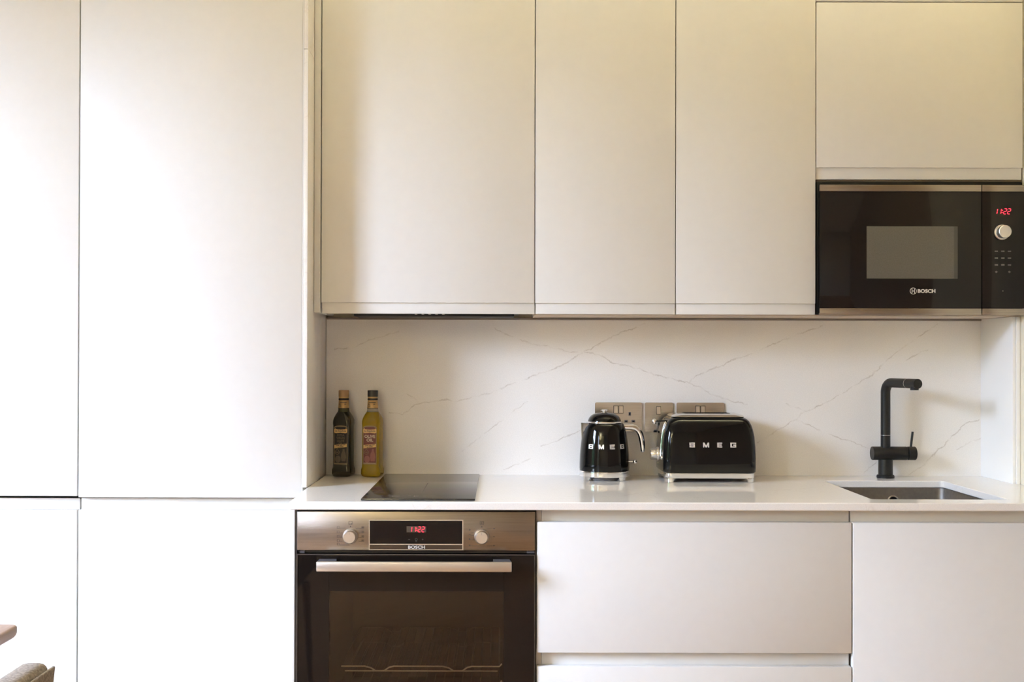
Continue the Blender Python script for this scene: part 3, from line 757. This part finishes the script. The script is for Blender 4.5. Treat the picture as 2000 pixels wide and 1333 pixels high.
# ------------------------------------------------------------------ hob
t = thing('hob', 'slim black glass two-zone hob set into the worktop above the oven', 'hob', (-0.2045, -0.315, ZW))
b = B(); b.box(-0.3470, -0.0620, -0.6105, -0.0200, ZW + .0006, ZW + .0056, 0.0016); gl = b.out('glass_top', 'hob_glass', t)
zt = ZW + .0058
q = B(); q.box(-0.2028, -0.2017, -0.476, -0.267, zt - .0001, zt + .0001); q.out('zone_line', 'print_dim', gl, smooth=0)
q = B()
for i, (x, w) in enumerate(((-0.3050, .008), (-0.2780, .005), (-0.2640, .009), (-0.2440, .004), (-0.2300, .004), (-0.2120, .006), (-0.1900, .004), (-0.1700, .006))):
    q.box(x - w, x + w, -0.556, -0.5535, zt - .0001, zt + .0001)
    if i in (2, 5): q.box(x - w, x + w, -0.572, -0.5695, zt - .0001, zt + .0001); q.box(x - w, x - w + .0012, -0.572, -0.5535, zt - .0001, zt + .0001)
q.out('touch_symbols', 'print_grey', gl, smooth=0)

# ------------------------------------------------------------------ sink
t = thing('sink', 'undermount brushed steel sink bowl in the worktop in front of the tap', 'sink', ((HX0 + HX1) / 2, (HY0 + HY1) / 2, 0.705))
def loop(d, r, z): return [(x, y, z) for x, y in rrect(HX0 - d, HX1 + d, HY0 - d, HY1 + d, r, 8)]
b = B()
b.rings([loop(.012, .02, .8898), loop(.0015, .022, .8898), loop(.0015, .022, .8880), loop(.001, .022, .74), loop(-.002, .026, .722), loop(-.012, .03, .712), loop(-.03, .03, .7095)], False, True)
b.out('bowl', 'bowl_steel', t, smooth=50)
ov = B(); ov.lathe([(0.0165, 0.0), (0.0165, 0.0015), (0.014, 0.003), (0.0125, 0.003), (0.0120, 0.001)], (1.1510, HY1 + .0005, 0.8520), 32, 'y'); ov = ov.out('overflow', 'bowl_steel', t)
q = B(); q.lathe([(0.0118, 0.0), (0.0118, 0.0012)], (1.1510, HY1 - .0004, 0.8520), 24, 'y'); q.out('overflow_hole', 'gap', ov, smooth=0)
q = B(); q.lathe([(0.045, 0.0), (0.045, 0.002), (0.036, 0.003), (0.03, 0.0015)], ((HX0 + HX1) / 2, -0.30, 0.7096), 36, 'z'); q.out('drain', 'chrome', t)

# ------------------------------------------------------------------ tap (local metres, base at origin)
t = thing('kitchen_tap', 'matt black single-lever kitchen tap standing behind the sink', 'tap', (1.1575, -0.0520, ZW))
b = B(); b.lathe([(0.0258, 0.0005), (0.0258, 0.0070), (0.0240, 0.0088), (0.0212, 0.0092), (0.0208, 0.056)], n=40); b.out('base', 'matt_black', t, local=True)
b = B(); b.lathe([(0.0198, -0.0405), (0.0204, -0.0395), (0.0204, 0.0620), (0.0190, 0.0635)], (0, 0, 0.0735), 40, 'x'); b.out('mixer_body', 'matt_black', t, local=True)
lv = B(); lv.lathe([(0.0150, 0.0636), (0.0190, 0.0660), (0.0204, 0.0672), (0.0204, 0.0880), (0.0196, 0.0890)], (0, 0, 0.0735), 40, 'x'); lv = lv.out('lever_cap', 'matt_black', t, local=True)
q = B(); q.tube([(0.0760, 0, 0.092), (0.0815, 0, 0.1385)], 0.0035, 12); q.out('lever', 'matt_black', lv, local=True)
b = B(); b.lathe([(0.0140, 0.090), (0.0140, 0.1275)], n=32); b.out('column', 'matt_black', t, local=True)
b = B(); b.lathe([(0.0141, 0.1276), (0.0141, 0.1284)], n=32); b.out('joint_ring', 'alu', t, local=True)
dirv = Vector((0.037, -0.160, 0)).normalized(); R = 0.030; zt_ = 0.2860
P = [Vector((0, 0, 0.1285)), Vector((0, 0, zt_ - R))]
for i in range(1, 10):
    a = PI / 2 * i / 10; P.append(Vector((0, 0, zt_ - R)) + dirv * (R - R * math.cos(a)) + Vector((0, 0, R * math.sin(a))))
P.append(dirv * R + Vector((0, 0, zt_))); P.append(dirv * 0.112 + Vector((0, 0, zt_)))
b = B(); b.tube(P, 0.0140, 28); b.out('spout', 'matt_black', t, local=True)
b = B(); b.tube([dirv * 0.1122 + Vector((0, 0, zt_)), dirv * 0.1134 + Vector((0, 0, zt_))], 0.0141, 28); b.out('joint_ring', 'alu', t, local=True)
hd = B(); hd.tube([dirv * 0.1136 + Vector((0, 0, zt_)), dirv * 0.1635 + Vector((0, 0, zt_)), dirv * 0.1640 + Vector((0, 0, zt_))], [0.0141, 0.0141, 0.0132], 28); hd = hd.out('spray_head', 'matt_black', t, local=True)
c = dirv * 0.1470
q = B(); q.lathe([(0.0118, -0.0185), (0.0118, -0.008)], (c.x, c.y, zt_), 24); q.out('nozzle', 'matt_black', hd, local=True)

# ------------------------------------------------------------------ sockets
def socket(cx, w, label, single_gang=False):
    t = thing('power_socket', label, 'socket', (cx, -0.001, 1.0445), group='brushed steel power sockets')
    z0, z1 = 1.0440, 1.1330
    pl = B(); pl.prism([(cx + x, 1.0885 + z) for x, z in rrect(-w / 2, w / 2, -0.0445, 0.0445, 0.005, 5)], -0.0006, -0.0046)
    pl = pl.out('plate', 'steel_plate', t, smooth=40)
    if single_gang: rk = [cx - .0010]; holes = [cx]
    else: rk = [cx - .0078, cx + .0078]; holes = [cx - .0345, cx + .0345]
    for x in rk:
        f = B(); f.box(x - .0072, x + .0072, -0.0050, -0.0045, 1.0965 if single_gang else 1.0990, 1.1215 if single_gang else 1.1235); f.out('switch_frame', 'black_plastic', t, smooth=0)
        zc = 1.1090 if single_gang else 1.1113
        r = B(); r.rings([[(x - .0058, -.0050, zc - .0108), (x + .0058, -.0050, zc - .0108), (x + .0058, -.0050, zc + .0108), (x - .0058, -.0050, zc + .0108)],
                          [(x - .0056, -.0094, zc - .0106), (x + .0056, -.0094, zc - .0106), (x + .0056, -.0068, zc + .0106), (x - .0056, -.0068, zc + .0106)]])
        r.out('rocker_switch', 'alu', t, smooth=0)
    for x in holes:
        dz = -.030 if single_gang else 0
        s = B()
        s.box(x - .0036, x + .0036, -.0050, -.0045, 1.0925 + dz, 1.1035 + dz); s.box(x - .0165, x - .0055, -.0050, -.0045, 1.0720 + dz, 1.0790 + dz); s.box(x + .0055, x + .0165, -.0050, -.0045, 1.0720 + dz, 1.0790 + dz)
        f = s.out('pin_surround', 'grey_plastic', t, smooth=0)
        s = B(); s.box(x - .0018, x + .0018, -.0053, -.0050, 1.0945 + dz, 1.1015 + dz); s.box(x - .0140, x - .0082, -.0053, -.0050, 1.0738 + dz, 1.0772 + dz); s.box(x + .0082, x + .0140, -.0053, -.0050, 1.0738 + dz, 1.0772 + dz)
        s.out('pin_holes', 'gap', f, smooth=0)
socket(0.3605, 0.1425, 'double steel power socket partly hidden behind the kettle')
socket(0.4840, 0.0860, 'single steel power socket between kettle and toaster', True)
socket(0.6100, 0.1450, 'double steel power socket mostly hidden behind the toaster')

# ------------------------------------------------------------------ kettle
t = thing('kettle', 'black retro electric kettle with chrome handle and domed lid, left of the toaster', 'kettle', (0.3090, -0.100, ZW), math.radians(3)); t.scale = (1, 1, 0.966)
b = B(); b.lathe([(0.060, 0.0006), (0.060, 0.0100)], n=48); b.out('base_plate', 'grey_plastic', t, local=True)
b = B(); b.lathe([(0.0700, 0.0102), (0.0742, 0.0110), (0.0750, 0.0140), (0.0745, 0.0268), (0.0735, 0.0275)], n=64); band = b.out('chrome_base', 'chrome', t, local=True)
for a in (37, -53, 127, 217):
    q = B(); R_ = []
    for rr, zz in ((0.0735, 0.0005), (0.0748, 0.0120)):
        pass
    n = 6; ao = [math.radians(a - 90 - 11 + 22 * i / n) for i in range(n + 1)]
    ai = [math.radians(a - 90 - 8 + 16 * i / n) for i in range(n + 1)]
    lo_ = [(0.0745 * math.cos(x), 0.0745 * math.sin(x), 0.0006) for x in ai] + [(0.0615 * math.cos(x), 0.0615 * math.sin(x), 0.0006) for x in reversed(ai)]
    hi_ = [(0.0748 * math.cos(x), 0.0748 * math.sin(x), 0.0118) for x in ao] + [(0.0615 * math.cos(x), 0.0615 * math.sin(x), 0.0118) for x in reversed(ao)]
    q.rings([lo_, hi_]); q.out('foot', 'chrome', band, local=True)
prof = [(0.0730, 0.0277), (0.0737, 0.035), (0.0735, 0.050), (0.0727, 0.072), (0.0715, 0.090), (0.0696, 0.108), (0.0670, 0.128), (0.0638, 0.146), (0.0600, 0.160), (0.0560, 0.1690), (0.0530, 0.1712)]
b = B(); b.lathe(prof, n=72, cap0=True, cap1=True); b.out('body', 'black_gloss', t, smooth=60, local=True)
b = B(); b.lathe([(0.0520, 0.1712), (0.0535, 0.1720), (0.0538, 0.1745), (0.0525, 0.1765), (0.0495, 0.1768)], n=64); b.out('rim', 'chrome', t, smooth=60, local=True)
ld = B(); ld.lathe([(0.0490, 0.1770), (0.0485, 0.1800), (0.0455, 0.1870), (0.0400, 0.1938), (0.0320, 0.1990), (0.0220, 0.2024), (0.0100, 0.2038)], n=64); ld = ld.out('lid', 'black_gloss', t, smooth=60, local=True)
q = B(); q.lathe([(0.0100, 0.2039), (0.0060, 0.2050), (0.0048, 0.2065), (0.0075, 0.2082), (0.0112, 0.2098), (0.0112, 0.2110), (0.0070, 0.2122), (0.001, 0.2126)], n=32); q.out('lid_knob', 'chrome', ld, smooth=60, local=True)
# spout: V-shaped chrome lip on the left
q = B(); R_ = []
for z, tip, wd in ((0.172, -0.0700, 0.026), (0.168, -0.0695, 0.026), (0.150, -0.0690, 0.021), (0.132, -0.0682, 0.012), (0.122, -0.0676, 0.003)):
    xb = -0.050 if z > .15 else -0.058
    R_.append([(xb, -wd, z), (tip + .003, -.0035, z), (tip, 0, z), (tip + .003, .0035, z), (xb, wd, z)])
R_ = [[(a[0] + (b_[0] - a[0]) * k / 4, a[1] + (b_[1] - a[1]) * k / 4, a[2] - .004 * 0) for a, b_ in zip(r_[:-1], r_[1:]) for k in range(4)] + [r_[-1]] for r_ in R_]
q.rings(R_); q.out('spout', 'satin_chrome', t, smooth=50, local=True)
# handle
hp = [(0.046, 0, 0.1600), (0.068, 0, 0.1595), (0.082, 0, 0.1588), (0.0925, 0, 0.1555), (0.1010, 0, 0.1480), (0.1070, 0, 0.1370), (0.1105, 0, 0.1240), (0.1130, 0, 0.1080), (0.1142, 0, 0.0930), (0.1140, 0, 0.0850), (0.1135, 0, 0.0805)]
b = B(); b.tube(hp, [0.0095, 0.0095, 0.0095, 0.0093, 0.0090, 0.0088, 0.0086, 0.0082, 0.0075, 0.0062, 0.0030], 20); b.out('handle', 'chrome', t, smooth=60, local=True)
hi2 = [(x - .0078 * math.sin(min(1, max(0, (0.159 - z) / .03)) * PI / 2), 0, z - .0078 * math.cos(min(1, max(0, (0.159 - z) / .03)) * PI / 2)) for x, y, z in hp[1:9]]
b = B(); b.tube(hi2, 0.0034, 10); b.out('grip_inlay', 'grip_grey', t, smooth=60, local=True) if 'grip_grey' in M else b.bm.free()
sw = B(); sw.tube([(0.066, -0.026, 0.0555), (0.080, -0.030, 0.0555)], 0.0018, 10); sw = sw.out('switch_lever', 'chrome', t, local=True)
q = B(); q.lathe([(0.001, -0.0062), (0.004, -0.0048), (0.0062, 0.0), (0.004, 0.0048), (0.001, 0.0062)], (0.0855, -0.0310, 0.0555), 20); q.out('switch_ball', 'chrome', sw, smooth=80, local=True)
for ch, a in (('S', -42), ('M', -15.5), ('E', 10.5), ('G', 38.5)):
    q = B(); q.add(block_letter(ch, 0.0138, 0.0150, 0.0012).bm, Matrix.Rotation(math.radians(a), 4, 'Z') @ Matrix.Translation((0, -0.0697, 0.1035)) @ Matrix.Rotation(math.radians(-6), 4, 'X'))
    q.out('letter', 'letter_metal', t, smooth=0, local=True)

# ------------------------------------------------------------------ toaster
def rsec(a, bb_, r, z, n=10): return [(x, y, z) for x, y in rrect(-a, a, -bb_, bb_, min(r, bb_ - .001), n)]
t = thing('toaster', 'black retro two-slice toaster with chrome base and side dial, right of the kettle', 'toaster', (0.6060, -0.1030, ZW))
b = B(); b.rings([rsec(.1230, .082, .022, .0112), rsec(.1285, .0875, .022, .0118), rsec(.1300, .0890, .022, .0150), rsec(.1300, .0890, .022, .0262), rsec(.1280, .0870, .022, .0266)]); band = b.out('chrome_base', 'chrome', t, smooth=50, local=True)
def foot_sec(sx, sy, e, ins):
    A = [math.radians(90 * k / 8) for k in range(9)]
    o_ = [(.108 - e, .0889 - ins)] + [(.1079 + (.022 - ins) * math.sin(a), .0669 + (.022 - ins) * math.cos(a)) for a in A] + [(.1299 - ins, .0669 - e - .006)]
    i_ = [(.1299 - .012, .0669 - e - .006), (.108 - e, .0889 - .012)]
    return [(sx * x, sy * y) for x, y in o_ + i_]
for sx in (-1, 1):
    for sy in (-1, 1):
        q = B(); q.rings([[(x, y, .0006) for x, y in foot_sec(sx, sy, .000, .0006)], [(x, y, .0070) for x, y in foot_sec(sx, sy, .0015, .0)], [(x, y, .0100) for x, y in foot_sec(sx, sy, .004, .0)], [(x, y, .0117) for x, y in foot_sec(sx, sy, .009, .0)]])
        q.out('foot', 'chrome', band, smooth=40, local=True)
S = [(.1315, .0905, .0268), (.1338, .0925, .0300), (.1345, .0932, .045), (.1345, .0932, .070), (.1335, .0924, .100), (.1310, .0900, .130), (.1275, .0868, .150), (.1235, .0832, .1640), (.1185, .0790, .1745), (.1125, .0738, .1810), (.1050, .0672, .1855), (.0985, .0610, .1868)]
b = B(); b.rings([rsec(a, c, .026, z) for a, c, z in S]); b.out('body', 'black_gloss', t, smooth=60, local=True)
tp = B(); tp.rings([rsec(.1050, .0670, .028, .1858), rsec(.1060, .0680, .028, .1876), rsec(.1020, .0640, .028, .1920), rsec(.0920, .0540, .025, .1950), rsec(.0800, .0420, .02, .1958)]); tp = tp.out('top_plate', 'satin_chrome', t, smooth=60, local=True)
for y in (-.019, .019):
    q = B(); q.box(-.062, .068, y - .0125, y + .0125, .1958, .1963, .0002, 1); q.out('slot', 'gap', tp, smooth=0, local=True)
# left end: chrome lever track, lever, dial and button
q = B(); pts = [(-a - .0010, -.030, z) for a, c, z in S if .07 <= z <= .1750]
q.tube(pts, 0.0018, 8); q.out('lever_track', 'chrome', t, local=True)
lv = B(); lv.tube([(-.112, -.030, .1745), (-.150, -.034, .1735)], 0.0022, 10); lv = lv.out('lever', 'matt_black', t, local=True)
q = B(); q.lathe([(0.001, -.0085), (.0050, -.0070), (.0076, -.0015), (.0070, .0034), (.0040, .0066), (.001, .0074)], (-.1545, -.0345, .1728), 20); q.out('lever_knob', 'chrome', lv, smooth=80, local=True)
dl = B(); dl.lathe([(.0225, .1300), (.0225, .1375), (.0215, .1400), (.0180, .1402), (.0172, .1560), (.0160, .1575)], (0, 0, 0), 36, 'x')
for v in dl.bm.verts: v.co = Vector((-v.co.x, v.co.y + .030, v.co.z + .0720))
dl = dl.out('browning_dial', 'satin_chrome', t, smooth=40, local=True)
q = B(); q.lathe([(.0052, .1320), (.0056, .1370), (.004, .1388)], (0, 0, 0), 20, 'x')
for v in q.bm.verts: v.co = Vector((-v.co.x, v.co.y - .048, v.co.z + .0680))
q.out('button', 'satin_chrome', t, smooth=60, local=True)
q = B(); q.box(.1330, .1385, .020, .050, .030, .036, .001); q.box(.1342, .141, .030, .036, .036, .048, .001); q.out('crumb_tray_grip', 'satin_chrome', t, local=True)
for ch, x, w in (('S', -.0542, .0157), ('M', -.0140, .0172), ('E', .0250, .0142), ('G', .0640, .0165)):
    q = B(); q.add(block_letter(ch, .0138, w, .0012).bm, Matrix.Translation((x, -.0919, .1085)) @ Matrix.Rotation(math.radians(-3), 4, 'X'))
    q.out('letter', 'letter_metal', t, smooth=0, local=True)

# ------------------------------------------------------------------ oil bottles
def sec_sq(h, c, z, n=8):
    r = max(0.0005, h * c) if c < 1 else h * 0.9999
    return [(x, y, z) for x, y in rrect(-h, h, -h, h, r, n)]
def bottle(name, label, loc, rot, m_body, m_neck, cap_m, paper, kind):
    t = thing(name, label, 'bottle', loc, rot, group='olive oil bottles')
    b = B(); b.rings([sec_sq(.0235, .5, .0006), sec_sq(.0275, .42, .003), sec_sq(.0300, .40, .010), sec_sq(.0297, .40, .022), sec_sq(.0272, .40, .030), sec_sq(.0266, .40, .040), sec_sq(.0266, .40, .150), sec_sq(.0275, .40, .160), sec_sq(.0275, .45, .168), sec_sq(.0262, .55, .176), sec_sq(.0225, .75, .186), sec_sq(.0182, .95, .1940)])
    b.out('body', m_body, t, smooth=45, local=True)
    b = B(); b.lathe([(.0181, .1941), (.0168, .1985), (.0158, .206), (.0146, .216), (.0142, .232)], n=32); b.out('neck', m_neck, t, smooth=45, local=True)
    nl = B(); nl.lathe([(.0166, .2060), (.0150, .2290)], n=32); nl = nl.out('neck_label', 'gold', t, local=True)
    q = B(); q.lathe([(.0168, .2044), (.0166, .2062)], n=32); q.out('neck_label_edge', 'label_black', nl, local=True)
    q = B()
    for z, ws in ((.2220, ((-30, 22), (10, 52))), (.2165, ((-44, -14), (24, 44))), (.2110, ((-36, -8),))):
        for a0, a1 in ws:
            rr = .0166 - (z - .206) * .0016 / .023 + .0002
            A = [math.radians(-90 + a0 + (a1 - a0) * i / 6) for i in range(7)]
            q.rings([[(rr * math.cos(a), rr * math.sin(a), z) for a in A], [(rr * math.cos(a), rr * math.sin(a), z + .0022) for a in A]], False, False, closed=False)
    q.out('neck_print', 'print_dark', nl, smooth=0, local=True)
    b = B(); b.lathe([(.0146, .2292), (.0156, .2300), (.0156, .2340), (.0146, .2350)], n=32); b.out('neck_ring', 'label_black', t, local=True)
    b = B(); b.lathe([(.0146, .2352), (.0150, .2360), (.0150, .2395)], n=32); b.out('tamper_ring', 'gold', t, local=True)
    b = B(); b.lathe([(.0153, .2397), (.0157, .2410), (.0157, .2430), (.0157, .2575), (.0150, .2588)], n=36); b.out('cap', cap_m, t, local=True)
    yl = -.0268
    arch = [(-.0208, .0385), (.0208, .0385), (.0208, .1490)] + [(.0208 * math.cos(PI * i / 10), .1490 + .0055 * math.sin(PI * i / 10)) for i in range(1, 10)] + [(-.0208, .1490)]
    def plate(pts, y0, y1): return B().prism(pts, y0, y1)
    lb = plate(arch, yl, yl - .0004).out('label', 'label_edge', t, smooth=0, local=True)
    k = lambda m_, pts, lay, nm: plate(pts, yl - .0004 - .0002 * (lay - 1), yl - .0004 - .0002 * lay).out(nm, m_, lb, smooth=0, local=True)
    k(paper, [(-.0192, .0415), (.0192, .0415), (.0192, .1470), (.0120, .1505), (-.0120, .1505), (-.0192, .1470)], 1, 'label_field')
    k('gold_paper', [(-.0204, .1335), (-.0150, .1310), (0, .1330), (.0150, .1310), (.0204, .1335), (.0204, .1430), (.0165, .1465), (.0150, .1435), (0, .1420), (-.0150, .1435), (-.0165, .1465), (-.0204, .1430)], 2, 'name_banner')
    q = B(); put_text(q, 'La Española', .0052, (0, yl - .0010, .1378), bold=.0002, wide=.98, extrude=.0001); q.out('brand_lettering', 'print_dark', lb, smooth=0, local=True)
    q = B()
    if kind == 'extra':
        for s, z, h, w in (('EXTRA', .1258, .0062, .85), ('VIRGIN', .1172, .0066, .86), ('OLIVE', .1086, .0066, .92), ('OIL', .1006, .0058, .95)):
            put_text(q, s, h, (0, yl - .0008, z), bold=.0001, wide=w, extrude=.0001)
        q.out('title_lettering', 'dull_bronze', lb, smooth=0, local=True)
    else:
        for s, z, h, w in (('OLIVE', .1220, .0088, 1.0), ('OIL', .1112, .0088, 1.05)):
            put_text(q, s, h, (0, yl - .0008, z), bold=.0004, wide=w, extrude=.0001)
        q.out('title_lettering', 'cream', lb, smooth=0, local=True)
        k('rose', [(-.0185, .1045), (.0185, .1045), (.0185, .1052), (-.0185, .1052)], 2, 'thin_rule')
    k('gold_paper', [(-.0195, .0860), (.0190, .0905), (.0190, .1005), (-.0195, .0960)], 2, 'slogan_banner')
    q = B(); put_text(q, 'Ideal for salads' if kind == 'extra' else 'For frying', .0036, (0, yl - .0010, .0955), rot=-.11, wide=.8, extrude=.0001, shear=.25) if False else None
    for z, ws in ((.0955, ((-.0150, -.0040), (-.0020, .0060), (.0075, .0155))), (.0905, ((-.0090, -.0060), (-.0040, .0090)))):
        for a, c in ws:
            q.prism([(a, z + a * .117 - .0010), (c, z + c * .117 - .0010), (c, z + c * .117 + .0010), (a, z + a * .117 + .0010)], yl - .0008, yl - .0010)
    q.out('slogan_print', 'print_dark', lb, smooth=0, local=True)
    pic = 'sepia' if kind == 'extra' else 'rose'
    ell = lambda cx, cz, rx, rz, n=20, sq=0: [(cx + rx * math.cos(2 * PI * i / n), cz + rz * math.sin(2 * PI * i / n)) for i in range(n)]
    k(pic, ell(-.0085, .0540, .0088, .0105), 2, 'printed_jug')
    k(pic, [(.0030, .0480), (.0150, .0480), (.0172, .0600), (.0155, .0720), (.0125, .0780), (.0125, .0850), (.0065, .0850), (.0060, .0780), (.0022, .0700), (.0012, .0590)], 2, 'printed_pitcher')
    k('cream' if kind != 'extra' else 'sepia', [(-.0185, .0418), (.0185, .0418), (.0185, .0432), (-.0185, .0432)], 2, 'lower_rule')
    drop = [(-.0105, .0865)] + [(-.0105 + .0070 * math.cos(a), .0745 + .0070 * math.sin(a)) for a in [math.radians(50 - 280 * i / 16) for i in range(17)]]
    bd = k('dull_bronze', drop, 2, 'drop_badge')
    q = B(); dp = [(-.0105, .0845)] + [(-.0105 + .0055 * math.cos(a), .0745 + .0055 * math.sin(a)) for a in [math.radians(50 - 280 * i / 16) for i in range(17)]]
    k(paper, dp, 3, 'badge_field')
    q.box(-.0138, -.0072, yl - .0012, yl - .0010, .0735, .0755); q.out('badge_print', 'dull_bronze', lb, smooth=0, local=True)
    return t
M['label_edge'] = mat('gold_label_edge', (0.22, 0.16, 0.09), 0.5)
M['cap_gold'] = noise_vary(mat('gold_cap', (0.36, 0.22, 0.11), 0.5, 0.2), (0.33, 0.20, 0.10), (0.39, 0.245, 0.125), nscale=50)
bottle('oil_bottle', 'dark green olive oil bottle with gold cap, next to the tall cabinet', (-0.4700, -0.0480, ZW), math.radians(-11), 'dark_oil', 'dark_glass', 'cap_gold', 'label_black', 'extra')
bottle('oil_bottle', 'yellow olive oil bottle with black cap and maroon label by the hob', (-0.3830, -0.0480, ZW), math.radians(-11), 'oil', 'clear', 'black_plastic', 'maroon', 'olive')

# ------------------------------------------------------------------ table and chair at the left edge
TX, TY, TZ = -0.9310, -1.2200, 0.7500
t = thing('dining_table', 'wooden dining table, only its rounded corner showing at the left edge', 'table', (TX - 0.40, TY - 0.80, 0))
b = B(); 
o_ = rrect(TX - 0.80, TX, TY - 1.60, TY, 0.012, 6)
def top_ring(ins, z): return [(x, y, z) for x, y in rrect(TX - .80 + ins, TX - ins, TY - 1.60 + ins, TY - ins, .014, 8)]
prof_ = [(.012 - .012 * math.sin(PI / 2 * k / 6), TZ - .0120 - .0135 * math.cos(PI / 2 * k / 6)) for k in range(7)] + [(.005 - .005 * math.cos(PI / 2 * k / 5), TZ - .005 + .005 * math.sin(PI / 2 * k / 5)) for k in range(6)]
b.rings([top_ring(*p) for p in prof_])
b.out('tabletop', 'wood_dark', t, smooth=40)
b = B(); b.box(TX - .70, TX - .10, TY - 1.45, TY - .15, TZ - .075, TZ - .027); b.out('apron', 'matt_black', t, smooth=0)
for sx in (TX - .735, TX - .105):
    for sy in (TY - 1.50, TY - .14):
        b = B(); b.box(sx, sx + .04, sy, sy + .04, 0.0, TZ - .027, 0.003); b.out('leg', 'matt_black', t)
# chair, its back towards the camera side
CX, CYc = -0.715, -1.905
t = thing('dining_chair', 'dining chair with woven beige back, pushed in at the table', 'chair', (CX - 0.22, CYc, 0))
b = B(); z0, z1 = 0.40, 0.8000
def slab(xa, xb, ya, yb, za, zb, lean, bev=0.014):
    q = B(); q.box(xa, xb, ya, yb, za, zb, bev, 4)
    for v in q.bm.verts: v.co.x += lean * (v.co.z - za)
    return q
slab(CX + .0010, CX + .0060, CYc - .2100, CYc + .2240, 0.46, 0.7985, 0.10, .002).out('back_shell', 'fabric', t, smooth=50)
slab(CX - .0460, CX + .0006, CYc - .2080, CYc + .2215, 0.46, 0.8070, 0.10, .015).out('back_cushion', 'fabric', t, smooth=50)
q = B(); q.box(CX - .44, CX - .03, CYc - .21, CYc + .21, .405, .465, .02, 4); q.out('seat', 'fabric', t, smooth=50)
for sx, sy in ((-.42, -.19), (-.42, .19), (-.03, -.19), (-.03, .19)):
    q = B(); q.tube([(CX + sx, CYc + sy, .404), (CX + sx + (.02 if sx > -.1 else -.01), CYc + sy * 1.05, 0.0)], [.015, .010], 12); q.out('leg', 'matt_black', t)

# ------------------------------------------------------------------ added warm fill lights, out of view
def add_fill_light(t, w, sx, sy, z):
    ld = bpy.data.lights.new('fill_light', 'AREA'); ld.shape = 'RECTANGLE'; ld.size = sx; ld.size_y = sy; ld.energy = w; ld.color = (1.0, 0.93, 0.63)
    lo = bpy.data.objects.new('fill_light', ld); COL.objects.link(lo); lo.parent = t; lo.location = (0, 0, z); lo.rotation_euler = (PI, 0, 0)
x, y = FILL_LAMPS[0]
t = thing('added_fill_strip', 'added warm fill light strip, unseen on top of the white wall cabinets', 'fill_lamp', (x, y, CAB_TOP + .001))  # added to warm the ceiling bounce over the wall cabinets
b = B(); b.box(-.62, .62, -.030, .030, 0.0, .012, .002); b.box(-.62, .62, -.030, -.026, .012, .030); b.box(-.62, .62, .026, .030, .012, .030); b.out('channel', 'alu', t, local=True)
b = B(); b.box(-.615, .615, -.025, .025, .0122, .016); b.out('diffuser', 'fill_lamp', t, local=True)
add_fill_light(t, FILL_W[0], 1.2, 0.04, 0.018)
x, y = FILL_LAMPS[1]
t = thing('added_fill_bowl', 'added bowl-shaped warm fill light, unseen on the left wall beyond the windows', 'fill_lamp', (x, y, FILL_Z))  # added behind the camera as warm front fill
b = B(); b.lathe([(0.030, -.095), (0.075, -.085), (0.105, -.050), (0.115, -.010), (0.112, -.010), (0.100, -.048), (0.070, -.078), (0.010, -.085)], n=36); b.out('bowl', 'white_panel', t, smooth=60, local=True)
b = B(); b.box(-.1325, -.121, -.04, .04, -.09, -.01, .003); b.box(-.1205, -.09, -.012, .012, -.055, -.035, .002); b.out('wall_bracket', 'white_panel', t, local=True)
b = B(); b.lathe([(0.095, -.040), (0.095, -.034)], n=36); b.out('diffuser', 'fill_lamp', t, local=True)
add_fill_light(t, FILL_W[1], 0.16, 0.16, -0.028)
